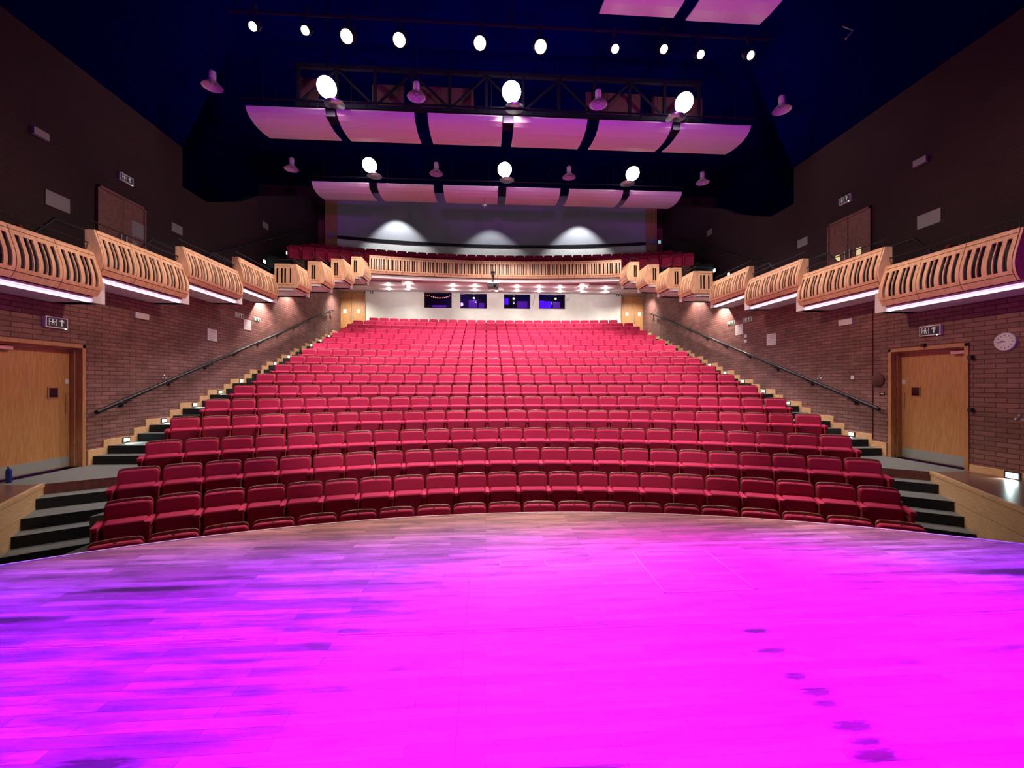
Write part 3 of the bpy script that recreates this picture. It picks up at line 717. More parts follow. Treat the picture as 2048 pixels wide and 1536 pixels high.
# ------------------------------------------------------------------ seats
def rounded_plate(w, h, t, r, crown=0.0, n=5):
    """upright rounded cushion in XZ, thickness along Y (front at -t), softened edges."""
    pts = []
    cs = [(w / 2 - r, h / 2 - r, 0), (-w / 2 + r, h / 2 - r, 90), (-w / 2 + r, -h / 2 + r, 180), (w / 2 - r, -h / 2 + r, 270)]
    for ci, (cx, cz, a0) in enumerate(cs):
        rr = r if ci < 2 else r * .6
        for j in range(n + 1):
            a = math.radians(a0 + 90 * j / n)
            x = (cx + (r - rr) * (1 if cx > 0 else -1)) + rr * cos(a); z = (cz - (r - rr if ci > 1 else 0)) + rr * sin(a)
            pts.append((x, z))
        if ci == 0 and crown:
            for j in range(1, 6): pts.append(((w / 2 - r) * (1 - j / 3), h / 2))
    if crown: pts = [(x, z + (crown * (1 - (2 * x / w) ** 2) if z > h / 2 - r * .5 else 0)) for x, z in pts]
    m2 = MB(); n2 = len(pts); rings = []
    e = min(.022, t * .35)
    for (ins, y) in ((0, 0), (0, -t + e), (e * .35, -t + e * .3), (e * 1.1, -t)):
        rings.append([(x * (1 - 2 * ins / w), y, z * (1 - 2 * ins / h)) for x, z in pts])
    vs = [p for rg in rings for p in rg]; fs = []
    for i in range(3):
        for k in range(n2): fs.append((i * n2 + k, i * n2 + (k + 1) % n2, (i + 1) * n2 + (k + 1) % n2, (i + 1) * n2 + k))
    m2.add(vs, fs, True); m2.add(rings[0], [tuple(range(n2))]); m2.add(rings[-1], [tuple(range(n2 - 1, -1, -1))])
    return m2
def moved(mb, mtx): return MB().merge(mb, mtx)
T = Matrix.Translation; RX = lambda d: Matrix.Rotation(math.radians(d), 4, 'X')
lean = RX(-9)
S = {}
S['backrest'] = (moved(rounded_plate(.452, .50, .075, .045, .008), T((0, -.055, .645)) @ lean), 'red')
S['back_shell'] = (moved(rounded_plate(.462, .56, .024, .05, .016), T((0, -.028, .645)) @ lean), 'shell')
S['seat_cushion'] = (moved(rounded_plate(.422, .42, .14, .05), T((0, -.12, .525)) @ RX(10)), 'red')
S['armrest'] = (MB().box(-.285, -.218, -.43, -.07, .665, .72), 'red')
S['armrest_panel'] = (MB().box(-.268, -.234, -.36, -.05, .34, .665), 'blackpl')
S['leg'] = (MB().box(-.262, -.240, -.20, -.16, .0, .34).box(-.275, -.227, -.30, -.06, .0, .012), 'steel')
S['number_plate'] = (MB().box(-.014, .014, -.078, -.072, .896, .916), 'steel')
mesh = {k: v[0].mesh(k, M[v[1]]) for k, v in S.items()}
endp = MB().box(-.272, -.232, -.40, -.02, .02, .665).mesh('end_panel', M['red_dark'])
def mirror(mb): return MB().merge(mb, Matrix.Scale(-1, 4, (1, 0, 0)))
def obj(name, me, parent, bevel=0):
    o = bpy.data.objects.new(name, me); COL.objects.link(o); o.parent = parent
    if bevel:
        b = o.modifiers.new('bevel', 'BEVEL'); b.width = bevel; b.segments = 2
    return o
proto = empty('theatre_seat', (0, 0, 0)); proto['group'] = 'red seats in the stalls'; proto['category'] = 'seat'
for k in ('backrest', 'back_shell', 'seat_cushion'): p = obj(k, mesh[k], proto)
for k in ('armrest', 'armrest_panel', 'leg'): obj(k, mesh[k], proto, .012 if k == 'armrest' else 0)
sh = [c for c in proto.children if c.name == 'back_shell'][0]
obj('number_plate', mesh['number_plate'], sh)
rarm = mirror(S['armrest'][0]).mesh('armrest', M['red']); rleg = mirror(S['leg'][0]).mesh('leg', M['steel'])
rend = MB().box(.232, .272, -.40, -.02, .02, .665).mesh('end_panel', M['red_dark'])
full = MB()
lite = MB()
for k in ('backrest', 'seat_cushion', 'armrest', 'armrest_panel'): lite.merge(S[k][0], Matrix.Identity(4))
restM = []
used = False; count = 0
for k in range(18):
    R = RR[k]; yc = YC[k] - R; n = NS[k]
    for j in range(n):
        th = (j - (n - 1) / 2) * W / R
        loc = Vector((CX + (R - .03) * sin(th), yc + (R - .03) * cos(th), FZ[k] if k != 4 else .02))
        indiv = k < 11 or (k == 11 and 7 <= j < 20)
        if not indiv:
            restM.append(T(loc) @ Matrix.Rotation(-th + random.uniform(-.01, .01), 4, 'Z')); continue
        t = copy_tree(proto) if used else proto; used = True; count += 1
        t.location = loc; t.rotation_euler = (0, 0, -th + random.uniform(-.012, .012))
        t['label'] = 'red tip-up theatre seat, %s from left end in the %s row from stage' % (ORD[j], ORD[k])
        if j == 0: obj('end_panel', endp, t, .008)
        if j == n - 1:
            obj('armrest', rarm, t, .012); obj('end_panel', rend, t, .008); obj('leg', rleg, t)
print('individual seats', count, 'rest', len(restM))
full = MB()
for m4 in restM: full.merge(lite, m4)
o = full.build('theatre_seats_rear_rows', M['red']); tag(o, 'rear rows of red theatre seats below the white booth wall', 'seats', kind='stuff')
full = MB()
for k in range(3):
    R = 27.0 + k; n = 36; yc = BROW[k][0] - R
    for j in range(n):
        th = (j - (n - 1) / 2) * .505 / R
        full.merge(lite, T((CX + R * sin(th), yc + R * cos(th), BROW[k][1] - .92)) @ Matrix.Rotation(-th, 4, 'Z'))
o = full.build('theatre_seats_balcony', M['red']); tag(o, 'rows of dark red seats up in the balcony', 'seats', kind='stuff')

# ------------------------------------------------------------------ handrails on the side walls
for s in (-1, 1):
    r = empty('handrail', (0, 0, 0), 'long sloping black handrail fixed to the %s brick wall' % SIDE[s], 'handrail', 'wall handrails')
    xx = hx(s, 8.2); y0, y1 = 8.8, 21.3; z0, z1 = 1.04, 5.2
    MB().tube([(xx, y0, z0), (xx, y1, z1)], .042, 12).build('rail', M['dark'], r)
    br = None
    for j in range(10):
        y = y0 + .7 + 1.35 * j; z = z0 + (z1 - z0) * (y - y0) / (y1 - y0)
        b = MB().tube([(xx, y, z - .02), (xx, y, z - .08), (hx(s, 8.33), y, z - .10)], .012, 6).box(hx(s, 8.31), hx(s, 8.33), y - .05, y + .05, z - .16, z - .05).box(xx - .035, xx + .035, y - .1, y + .1, z - .045, z - .02)
        b.build('bracket', M['dark'], r)

# ------------------------------------------------------------------ step lights
def steplight(s, y, z, label, h=8.30, scale=1.0, power=2.2):
    t = empty('step_light', (hx(s, h), y, z), label, 'step light', 'step lights')
    a = .09 * scale; b = .055 * scale
    MB().box(0, -s * .02, -a, a, -b, b).build('housing', M['blackpl'], t, bevel=.004)
    MB().box(-s * .02, -s * .026, -a * .72, a * .72, -b * .6, b * .6).build('lens', M['step'], t)
    if power: spot('step_light_glow', (hx(s, h) - s * .06, y, z), (hx(s, h) - s * .5, y - .05, z - .5), power * 6, (.75, 1.0, .95), 120, .6, .03)
for s in (-1, 1):
    for i in range(12):
        y, z = NOS[2 * i + 1]
        if s < 0 and i in (5, 8): 
            t = empty('step_light', (hx(s, 8.30), y + .42, z + .08), 'unlit black step light on the %s skirting, %s from the door' % (SIDE[s], ORD[i]), 'step light', 'step lights')
            MB().box(0, -s * .02, -.08, .08, -.05, .05).build('housing', M['blackpl'], t); continue
        steplight(s, y + .42, z + .075, 'small lit step light on the %s stepped skirting, %s from the door' % (SIDE[s], ORD[i]))
steplight(1, 6.5, .065, 'lit step light low on the skirting of the right stage wing', scale=1.25, power=3)
for s, lst in ((-1, ((18.11, 6.7), (20.1, 7.66))), (1, ((20.2, 7.72), (19.19, 7.16), (18.24, 6.69), (17.15, 6.23)))):
    for i, (y, z) in enumerate(lst):
        t = empty('step_light', (hx(s, 9.72), y, z), 'glowing aisle light high in the %s balcony, %s from the front' % (SIDE[s], ORD[(len(lst) - 1 - i) if s > 0 else i]), 'step light', 'balcony aisle lights')
        MB().box(0, s * .03, -.1, .1, -.08, .08).build('housing', M['blackpl'], t); MB().box(-s * .006, 0, -.075, .075, -.06, .06).build('lens', M['step'], t)
for s in (-1, 1):
    t = empty('balcony_handrail', (0, 0, 0), 'dark handrail climbing the upper %s brick wall' % SIDE[s], 'handrail')
    MB().tube([(hx(s, 9.65), 14.5, 5.9), (hx(s, 9.65), 22.5, 9.7)], .03, 8).build('rail', M['dark'], t)
    b = MB()
    for j in range(7): y = 14.8 + 1.2 * j; z = 5.9 + 3.8 * (y - 14.5) / 8; b.tube([(hx(s, 9.65), y, z), (hx(s, 9.8), y, z - .06)], .012, 6)
    b.build('brackets', M['dark'], t)
    t = empty('balcony_divider', (0, 0, 0), 'long dark rail behind the seats of the %s balcony boxes' % SIDE[s], 'rail')
    b = MB(); b.tube([(hx(s, 8.6), 4.5, 4.25), (hx(s, 8.6), 8.0, 4.25), (hx(s, 8.6), 8.4, 4.7), (hx(s, 8.6), 10.3, 4.7), (hx(s, 8.6), 10.7, 5.1), (hx(s, 8.6), 12.6, 5.1), (hx(s, 8.6), 13.0, 5.5), (hx(s, 8.6), 14.6, 5.5)], .03, 6)
    b.build('rail', M['dark'], t)
    b = MB()
    for y, z in ((5, 4.25), (6.5, 4.25), (8, 4.25), (9.5, 4.7), (11.5, 5.1), (13.5, 5.5)): b.tube([(hx(s, 8.6), y, z), (hx(s, 8.6), y, z - 1.0)], .018, 6)
    b.build('posts', M['dark'], t)
# benches seen dimly inside the side boxes
for s in (-1, 1):
    for bi in range(3):
        nm, h, y0, y1, zt, zw, zs = BOX[bi]
        y0 = max(y0, 5.4)
        t = empty('box_seat', (hx(s, 8.25), (y0 + y1) / 2 + .3, zs + .1), 'dark red upholstered seat inside the %s balcony box on the %s' % (ORD[bi], SIDE[s]), 'seat', 'seats in the side boxes')
        MB().box(-.22, .22, -.25, .25, 0, .42).build('base', M['blackpl'], t); MB().box(-.24, .24, -.26, .26, .42, .52).build('seat', M['redpanel'], t, bevel=.03)
        MB().box(-.24, .24, .2, .28, .5, 1.0).build('backrest', M['redpanel'], t, bevel=.03)

# ------------------------------------------------------------------ signs, notices, sockets on walls
def wall_plate(name, s, y, z, wy, hz, m, label, cat, h=8.33, t_=.012, group=None, frame=None, lines=0):
    t = empty(name, (hx(s, h), y, z), label, cat, group)
    MB().box(0, -s * t_, -wy / 2, wy / 2, -hz / 2, hz / 2).build('plate', m, t)
    if lines:
        b = MB()
        for j in range(lines):
            zz = hz / 2 - hz * (j + 1) / (lines + 1); b.box(-s * t_, -s * (t_ + .001), -wy * .36, wy * (.36 - .2 * (j % 3 == 2)), zz - hz * .015, zz + hz * .015)
        b.build('print', M['paper2'], t)
    return t
def exit_sign(s, y, z, wy, hz, label, h=8.33, lit=True, dark=True, group='exit signs'):
    t = empty('exit_sign', (hx(s, h), y, z), label, 'exit sign', group)
    d = .06 if dark else .012
    MB().box(0, -s * d, -wy / 2, wy / 2, -hz / 2, hz / 2).build('housing', M['paper'], t, bevel=.004)
    MB().box(-s * d, -s * (d + .003), -wy * .45, wy * .45, -hz * .4, hz * .4).build('face', M['signface'] if dark else M['green'], t)
    pictogram(t, lambda u, v0, v1, w2: (-s * (d + .003), -s * (d + .005), (u - w2 / 2) * wy * -s * 1, (u + w2 / 2) * wy * -s * 1, v0 * hz, v1 * hz))
    if lit:
        MB().lathe([(0, -.012), (.012, 0), (0, .012)], 8, T((-s * (d + .01), -s * wy * .36 * -1 * (-1), -hz * .5))).build('indicator', M['ledgreen'], t)
    return t
def pictogram(t, f):
    m2 = MB()
    def bx(u, v0, v1, w2): m2.box(*f(u, v0, v1, w2))
    bx(-.2, .16, .28, .06); bx(-.2, -.08, .14, .07); bx(-.26, .0, .06, .14); bx(-.24, -.3, -.08, .03); bx(-.15, -.28, -.08, .03); bx(-.12, .02, .08, .1)   # walking figure
    bx(-.36, -.3, .3, .02); bx(-.04, -.3, .3, .02); bx(-.2, .29, .31, .33)                                                             # doorway
    bx(.2, -.28, .12, .05); bx(.2, .12, .2, .2); bx(.2, .18, .27, .12); bx(.2, .25, .32, .05)                                          # arrow
    m2.build('pictogram', M['signw'], t)
exit_sign(-1, 8.11, 2.71, .40, .20, 'green and white exit sign with running figure above the left door')
exit_sign(1, 7.80, 2.66, .40, .20, 'green and white exit sign with running figure above the right door')
exit_sign(-1, 13.85, 3.78, .44, .14, 'small green exit sign on the left wall, nearer of two', lit=False, dark=False)
exit_sign(-1, 14.85, 3.80, .44, .14, 'small green exit sign on the left wall, further of two', lit=False, dark=False)
exit_sign(1, 14.65, 3.80, .44, .14, 'small green exit sign on the right wall, lower and further of two', lit=False, dark=False)
exit_sign(1, 13.70, 3.78, .44, .14, 'small green exit sign on the right wall, nearer of two', lit=False, dark=False)
for s in (-1, 1):
    exit_sign(s, 11.42, 6.88, .40, .2, 'dim exit sign high above the double door of the %s balcony' % SIDE[s], h=9.8)
wall_plate('emergency_light', -1, 10.02, 3.14, .38, .13, M['paper'], 'white emergency light box on the left brick wall below the second balcony box', 'emergency light', t_=.05)
wall_plate('emergency_light', 1, 9.78, 3.12, .38, .14, M['paper'], 'white emergency light box on the right brick wall below the second balcony box', 'emergency light', t_=.05)
wall_plate('notice', -1, 12.52, 3.0, .42, .33, M['paper'], 'square white notice on the left brick wall, nearer the stage', 'notice', lines=6)
wall_plate('notice', -1, 14.3, 3.54, .42, .33, M['paper'], 'square white notice under the exit signs of the left wall', 'notice', lines=5)
wall_plate('notice', 1, 12.5, 2.98, .42, .35, M['paper'], 'square white notice on the right brick wall, nearer the stage', 'notice', lines=6)
wall_plate('notice', 1, 14.17, 3.5, .42, .35, M['paper'], 'square white notice under the exit signs of the right wall', 'notice', lines=5)
for s in (-1, 1):
    wall_plate('notice', s, 9.72 if s < 0 else 9.17, 5.56 if s < 0 else 5.45, .52, .32, M['paper2'], 'larger grey notice on the upper %s brick wall beside the balcony door' % SIDE[s], 'notice', h=9.8)
    wall_plate('notice', s, 13.25 if s < 0 else 13.08, 6.27 if s < 0 else 6.22, .44, .26, M['paper2'], 'grey notice on the upper %s brick wall past the balcony door' % SIDE[s], 'notice', h=9.8)
    wall_plate('notice', s, 18.35 if s < 0 else 18.78, 8.28 if s < 0 else 8.6, .44, .26, M['paper2'], 'small grey notice furthest back on the upper %s brick wall' % SIDE[s], 'notice', h=9.8)
    wall_plate('wall_speaker', s, 9.32, 6.8 if s < 0 else 6.87, .3, .15, M['paper2'], 'small grey box highest on the upper %s brick wall' % SIDE[s], 'box', h=9.8, t_=.08)
wall_plate('light_switch', 1, 9.61, 1.76, .09, .09, M['paper'], 'small square white switch on the right brick wall near the dark disc', 'switch')
t = wall_plate('switch_panel', 1, 8.86, 1.38, .13, .06, M['blackpl'], 'dark switch panel with three white buttons beside the right door frame', 'switch')
for j in range(3): MB().box(-.012, -.016, -.045 + .035 * j, -.025 + .035 * j, -.015, .015).build('button', M['paper'], t)
for (y, z) in ((13.76, 3.23), (13.76, 3.06)): wall_plate('wall_sensor', 1, y, z, .12, .1, M['paper'], 'small white %s box under the notice on the right wall' % ('upper' if z > 3.1 else 'lower'), 'switch box', t_=.03)
for s, y, z in ((-1, 10.72, 1.77), (1, 10.61, 1.77), (1, 6.43, 1.04)):
    t = empty('triple_socket', (hx(s, 8.33), y, z), {(-1, 10.72): 'cluster of three small round connectors on the left brick wall above the handrail', (1, 10.61): 'cluster of three small round connectors on the right brick wall above the handrail', (1, 6.43): 'cluster of three small round connectors on the right wall by the stage wing'}[(s, y)], 'connector', 'wall connectors')
    for (a, b) in ((0, .035), (-.045, -.03), (.045, -.03)):
        MB().lathe([(0, .02), (.022, .018), (.024, 0)], 12, T((0, a, b)) @ Matrix.Rotation(-s * PI / 2, 4, 'Y')).build('connector', M['steel'], t)
t = empty('wall_disc', (8.85, 8.95, 1.69), 'dark brown round disc on the brick beside the right door', 'disc')
MB().lathe([(0, .03), (.145, .03), (.155, .02), (.155, 0)], 32, Matrix.Rotation(-PI / 2, 4, 'Y')).build('plate', M['disc'], t)
# wall clock
t = empty('wall_clock', (hx(1, 8.33), 6.61, 2.32), 'round white wall clock on the brick beyond the right door', 'clock')
RY = Matrix.Rotation(-PI / 2, 4, 'Y')
MB().lathe([(.128, .03), (.135, .045), (.148, .045), (.155, .03), (.155, 0)], 36, RY).build('case', M['paper'], t)
MB().lathe([(0, .032), (.13, .032)], 36, RY).build('face', M['paper'], t)
b = MB()
for j in range(12):
    a = j * PI / 6; b.box(-.034, -.0355, -.005, .005, .095, .118, Matrix.Rotation(a, 4, 'X'))
b.build('hour_marks', M['ink'], t)
MB().box(-.036, -.038, -.005, .005, -.01, .065, Matrix.Rotation(-1.25, 4, 'X')).build('hour_hand', M['ink'], t)
MB().box(-.039, -.041, -.0035, .0035, -.015, .1, Matrix.Rotation(-1.75, 4, 'X')).build('minute_hand', M['ink'], t)
# small fittings on the right door frame and a conduit pipe
t = empty('cable_conduit', (8.84, 9.08, 0), 'thin vertical conduit on the brick left of the right door', 'conduit'); MB().tube([(0, 0, .35), (0, 0, 3.3)], .008, 6).build('pipe', M['redpanel'], t)
for (y, z, l) in ((7.93, 2.38, 'small black camera on top of the right door frame'), (7.10, 2.08, 'upper black hinge bracket at the right door edge'), (7.10, 1.13, 'lower black hinge bracket at the right door edge')):
    t = empty('door_bracket', (8.83, y, z), l, 'bracket'); MB().box(-.06, .0, -.03, .03, -.035, .035).build('body', M['blackpl'], t)
# back wall fittings
def back_plate(name, px, py, wpx, hpx, m, label, cat, fx=None):
    x = wx(px); z = wz(px, py); k = BY / 840.
    t = empty(name, (x, BY, z), label, cat)
    MB().box(-wpx * k / 2, wpx * k / 2, -.02, 0, -hpx * k / 2, hpx * k / 2).build('plate', m, t)
    if fx: 
        MB().box(wpx * k * -.02, wpx * k * .46, -.024, -.02, -hpx * k * .42, hpx * k * .42).build('face', M['green'], t)
        MB().box(wpx * k * .12, wpx * k * .34, -.027, -.024, -hpx * k * .08, hpx * k * .08).box(wpx * k * .10, wpx * k * .18, -.027, -.024, -hpx * k * .25, hpx * k * .25).build('pictogram', M['signw'], t)
    return t
back_plate('exit_sign', 741, 585, 12, 5.5, M['paper'], 'small exit sign beside the left double doors on the cream back wall', 'exit sign', 1)
back_plate('exit_sign', 1233, 591, 12, 5.5, M['paper'], 'small exit sign beside the right double doors on the cream back wall', 'exit sign', 1)
back_plate('wall_box', 828.5, 589, 13, 4.5, M['paper'], 'white box under the ceiling left of the booth windows', 'box')
back_plate('wall_box', 1156, 593.5, 13, 4.5, M['paper'], 'white box under the ceiling right of the booth windows', 'box')
back_plate('notice', 797, 606, 26, 12, M['paper'], 'faint cream panel on the back wall left of the booth windows', 'notice')
back_plate('notice', 1199, 608, 26, 11, M['paper'], 'faint cream panel on the back wall right of the booth windows', 'notice')
back_plate('wall_plaque', 989, 603, 10, 9, M['paper'], 'small pale plaque between the middle booth windows', 'plaque')
for px, l in ((911.5, 'small wall spotlight between the first two booth windows'), (1133.5, 'small wall spotlight right of the last booth window')):
    t = empty('wall_spotlight', (wx(px), BY, wz(px, 595 if px < 1000 else 601)), l, 'spotlight')
    MB().tube([(0, 0, 0), (.0, -.12, -.02)], .012, 6).build('arm', M['steel'], t)
    MB().lathe([(.03, 0), (.04, .1), (.03, .12), (0, .12)], 12, T((0, -.12, -.02)) @ Matrix.Rotation(.7, 4, 'Y')).build('head', M['steel'], t)
t = empty('hanging_cable', (wx(1067), BY - .03, wz(1067, 590)), 'thin dark cable hanging between the last two booth windows', 'cable')
MB().tube([(0.05, 0, 0), (.03, 0, -.25), (-.03, 0, -.45), (-.06, 0, -.6)], .008, 6).build('cable', M['dark'], t)
# projector and camera hung at the middle of the balcony edge
t = empty('projector', (.33, 19.14, 6.04), 'black projector hung under the middle of the balcony edge', 'projector')
MB().box(-.25, .25, -.25, .25, -.09, .09).build('body', M['blackpl'], t, bevel=.02); MB().lathe([(.05, 0), (.06, .06), (.0, .05)], 14, T((.08, -.25, 0)) @ Matrix.Rotation(PI / 2, 4, 'X')).build('lens', M['dark'], t)
MB().tube([(0, .0, .09), (0, .0, .17)], .025, 8).build('mount', M['white'], t)
MB().box(-.27, .27, -.27, .27, .1, .13).build('shelf', M['white'], t)
t = empty('balcony_camera', (.33, 18.90, 6.155), 'small black camera on a thin stand in front of the slotted balcony', 'camera')
MB().tube([(0, 0, 0), (0, 0, .28)], .018, 8).build('stand', M['dark'], t)
MB().lathe([(0, .42), (.06, .40), (.07, .34), (.05, .28), (0, .27)], 14).build('head', M['dark'], t)
MB().box(-.08, .08, -.06, .06, .45, .5).build('yoke', M['dark'], t)
# blue water bottle on the left landing
t = empty('water_bottle', (-7.71, 7.30, .005), 'blue water bottle standing on the floor by the left door', 'bottle')
MB().lathe([(0, 0), (.035, 0), (.038, .015), (.038, .19), (.03, .215), (.018, .225), (.018, .235)], 20, cap=False).build('body', M['bottle'], t)
MB().lathe([(.021, .232), (.022, .262), (.018, .268), (0, .268)], 16).build('cap', M['steel'], t)

# ------------------------------------------------------------------ ceiling reflectors
PX = [(-6.88, -4.65), (-4.34, -2.10), (-1.71, .50), (.84, 3.06), (3.43, 5.69), (5.96, 8.19)]
PP = [(0, 0), (.08, -.10), (.22, -.17), (.45, -.22), (.75, -.215), (1.05, -.18), (1.40, -.10)]   # (y, z) across the panel, near lip curls up
def reflector(x0, x1, y, z, label, grp, flip=False, dep=1.0):
    t = empty('ceiling_reflector', ((x0 + x1) / 2, y, z), label, 'acoustic panel', grp)
    a = (x1 - x0) / 2; b = MB(); vs = []
    for (u, v) in PP:
        vs += [(-a, u * dep, v), (a, u * dep, v), (a, u * dep, v + .03), (-a, u * dep, v + .03)]
    n = len(PP); b.add(vs, [(j * 4 + p, j * 4 + (p + 1) % 4, j * 4 + 4 + (p + 1) % 4, j * 4 + 4 + p) for j in range(n - 1) for p in range(4)] + [(3, 2, 1, 0), tuple((n - 1) * 4 + q for q in range(4))], False)
    b.build('panel', M['reflector'], t)
    hk = MB()
    for k in (-.7, .7): hk.tube([(a * k, .3, -.15), (a * k, .3, 1.2)], .008, 5); hk.tube([(a * k, 1.1, -.14), (a * k, 1.1, 1.2)], .008, 5)
    hk.build('suspension_wires', M['truss'], t)
    return t
for row, (y, z, nm) in enumerate(((12.5, 9.56, 'front'), (17.08, 9.60, 'rear'))):
    for i, (a, b) in enumerate(PX):
        reflector(a, b, y, z, 'pink lit acoustic panel, %s from left in the %s ceiling row' % (ORD[i], nm), 'acoustic panels in two rows')
    tb = empty('lighting_rail', (0.65, y - .12, z + .05), 'dark rail along the near edge of the %s row of acoustic panels' % nm, 'rail')
    MB().tube([(-7.6, 0, .12), (7.6, 0, .12)], .03, 8).build('rail', M['truss'], tb)
    for (a, b) in ((-4.65, -4.34), (.5, .84), (5.69, 5.96)): MB().box(a + .02 - .65, b - .02 - .65, .1, .5, -.25, -.02).build('bracket_box', M['truss'], tb)
for i, (a, b, y) in enumerate(((2.42, 4.05, 7.45), (4.35, 6.02, 7.5))):
    reflector(a, b, y, 9.62, 'violet lit acoustic panel high above the stage edge, %s one' % ('left' if i == 0 else 'right'), 'acoustic panels over the stage edge')
for i, (a, b, z) in enumerate(((-6.12, -5.45, 11.5), (-3.75, -2.7, 11.4), (-2.4, -.4, 11.4), (3.4, 5.3, 11.45), (5.7, 7.5, 11.4))):
    t = empty('ceiling_baffle', ((a + b) / 2, 14.1, z), 'dim brownish ceiling baffle behind the truss, %s from left' % ORD[i], 'ceiling panel', 'dim baffles behind the truss')
    MB().box(-(b - a) / 2, (b - a) / 2, 0, .05, -.62, .1).build('panel', M['disc'], t, bevel=.04)

# ------------------------------------------------------------------ pendants and lit house lamps
PEND = [(-7.85, 12.6, 10.2), (-2.05, 12.6, 10.15), (3.42, 12.6, 10.15), (9.25, 12.6, 10.22), (-7.61, 17.0, 10.08), (-1.98, 17.0, 10.08), (3.40, 17.0, 10.1), (9.03, 17.0, 10.05), (-5.0, 6.6, 10.2)]
p0 = None
for i, (x, y, z) in enumerate(PEND):
    if p0 is None:
        p0 = empty('pendant_lamp', (0, 0, 0)); t = p0
        MB().lathe([(.27, -.05), (.26, -.035), (.16, .06), (.085, .13), (.08, .15)], 24).build('shade', M['bell'], t)
        MB().lathe([(.09, .15), (.095, .17), (.095, .36), (.07, .40), (0, .41)], 18).build('lamp_housing', M['bell'], t)
        MB().lathe([(0, .02), (.06, .04), (.08, .1)], 16).build('bulb', M['paper2'], t)
        MB().tube([(0, 0, .4), (0, 0, 2.4)], .01, 6).build('cable', M['truss'], t)
    else: t = copy_tree(p0)
    t.location = (x, y, z)
    lab = 'unlit bell shaped pendant lamp, %s from left in the %s row' % (ORD[i % 4], 'front' if i < 4 else 'rear') if i < 8 else 'unlit bell shaped pendant lamp high over the stage front'
    tag(t, lab, 'pendant lamp', 'unlit pendant lamps')
l0 = None
for i, (x, y, z) in enumerate(HOUSE):
    if l0 is None:
        l0 = empty('house_lamp', (0, 0, 0)); t = l0
        tilt = Matrix.Rotation(math.radians(-50), 4, 'X')
        MB().lathe([(0, -.16), (.14, -.15), (.24, -.08), (.27, 0)], 24, tilt).build('lens', M['lamp'], t)
        MB().lathe([(.275, -.02), (.285, .0), (.20, .14), (.12, .22), (.10, .42), (0, .44)], 24, tilt).build('housing', M['dark'], t)
        MB().tube([(0, .0, .3), (0, 0, 2.5)], .012, 6).build('cable', M['truss'], t)
    else: t = copy_tree(l0)
    t.location = (x, y, z)
    tag(t, 'brightly lit round house lamp, %s from left above the %s row of acoustic panels' % (ORD[i % 3], 'front' if i < 3 else 'rear'), 'lamp', 'lit house lamps')
    q = empty('lamp_reflector_plate', (x + (.1 if x < 1 else -.1), y + .33, z - .22), 'thin steel plate on a stem below the %s lamp over the %s panels' % (ORD[i % 3], 'front' if i < 3 else 'rear'), 'bracket', 'plates under the house lamps')
    MB().lathe([(.0, .0), (.28, -.02), (.29, -.03), (0, -.03)], 20).build('plate', M['steel'], q)
    MB().tube([(0, 0, 0), (0, 0, .12)], .012, 6).build('stem', M['steel'], q)

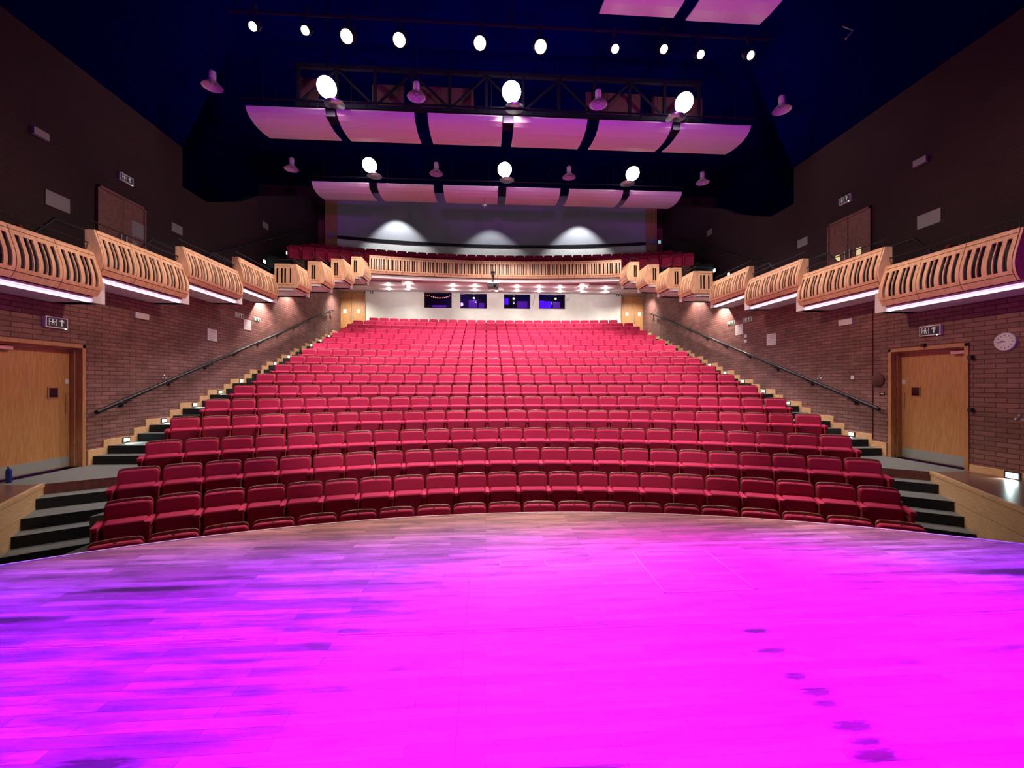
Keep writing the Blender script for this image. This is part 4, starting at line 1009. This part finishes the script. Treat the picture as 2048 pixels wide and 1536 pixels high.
# ------------------------------------------------------------------ lantern bar, lanterns, truss
t = empty('lighting_bar', (.6, 9.5, 9.72), 'long dark lighting bar carrying ten lanterns over the front rows', 'lighting bar')
MB().tube([(-6.2, 0, 0), (6.1, 0, 0)], .03, 10).build('bar', M['truss'], t)
b = MB()
for x in (-6, -3, 0, 3, 6): b.tube([(x, 0, 0), (x, 0, 2.87)], .01, 5)
b.build('suspension_wires', M['truss'], t)
big = (2, 3, 4, 5)
protoL = {}
for i, (x, z) in enumerate(LANT):
    kind = 'big' if i in big else 'small'
    if kind not in protoL:
        q = empty('stage_lantern', (0, 0, 0)); sc = 1.35 if kind == 'big' else .85
        aim = Matrix.Rotation(math.radians(-48), 4, 'X')           # lens towards the stage and down
        MB().lathe([(0, -.135), (.06, -.13), (.098, -.12)], 20, aim @ Matrix.Scale(sc, 4)).build('lens', M['lampw'] if kind == 'big' else M['lamps'], q)
        MB().lathe([(.105, -.16), (.115, -.16), (.115, .1), (.09, .22), (0, .25)], 20, aim @ Matrix.Scale(sc, 4)).build('body', M['truss'], q)
        MB().tube([(-.13, 0, 0), (-.13, 0, .2), (0, 0, .28), (.13, 0, .2), (.13, 0, 0)], .01, 6).build('yoke', M['truss'], q)
        MB().box(-.03, .03, -.03, .03, .27, .48).build('clamp', M['truss'], q)
        protoL[kind] = q; t = q
    else: t = copy_tree(protoL[kind])
    t.location = (x, 9.5, z)
    tag(t, '%s stage lantern on the ceiling bar, %s from left' % ('dazzling warm lit' if kind == 'big' else 'small white lit', ORD[i]), 'stage lantern', 'lanterns on the lighting bar')
t = empty('lighting_truss', (.6, 13.25, 10.15), 'black steel lattice truss across the ceiling behind the front house lamps', 'truss')
for z, nm in ((0, 'bottom_chord'), (1.2, 'top_chord')): MB().box(-6.4, 6.4, -.06, .06, z - .06, z + .06).build(nm, M['truss'], t)
for j in range(12): x = -6.32 + j * 1.149; MB().box(x - .045, x + .045, -.04, .04, .06, 1.14).build('upright', M['truss'], t)
for j in range(11):
    x = -6.32 + j * 1.149; a = (x, 0, 1.14) if j % 2 else (x, 0, .06); c2 = (x + 1.149, 0, .06) if j % 2 else (x + 1.149, 0, 1.14); MB().tube([a, c2], .042, 6).build('diagonal', M['truss'], t)
for x in (-5, -1.7, 1.7, 5): MB().tube([(x, 0, 1.2), (x, 0, 2.44)], .01, 5).build('suspension_wire', M['truss'], t)
# small pale shapes high up
t = empty('ceiling_bracket', (8.3, 9.0, 9.6), 'thin pale angled bracket high under the right ceiling', 'bracket')
MB().tube([(-.25, 0, .08), (0, 0, 0), (-.18, .0, -.2)], .018, 6).build('bracket', M['steel'], t)
t = empty('ceiling_camera', (-.05, 17.6, 9.08), 'tiny white camera under the rear acoustic panels', 'camera')
MB().lathe([(.0, -.09), (.05, -.03), (.11, .0), (.0, .01)], 4).build('body', M['paper'], t); MB().tube([(0, 0, 0), (0, 0, .3)], .008, 5).build('stem', M['truss'], t)

# wall washers behind the balcony: three white scallops on the grey wall
for x in (-4.9, .3, 5.3):
    yy = 23.0
    t = empty('wall_washer', (x, yy, 11.9), 'slim ceiling spotlight washing the grey balcony wall, %s' % {-4.9: 'left one', .3: 'middle one', 5.3: 'right one'}[x], 'spotlight', 'wall washers')
    MB().lathe([(.06, 0), (.06, .2), (0, .2)], 14).build('body', M['truss'], t)
    MB().lathe([(0, .02), (.055, .02)], 14).build('lens', M['downl'], t)
    spot('wall_washer_light', (x, yy, 11.6), (x, yy + .9, 8.6), 560 if x != .3 else 300, (.93, .97, 1.0), 84, .5, .05)
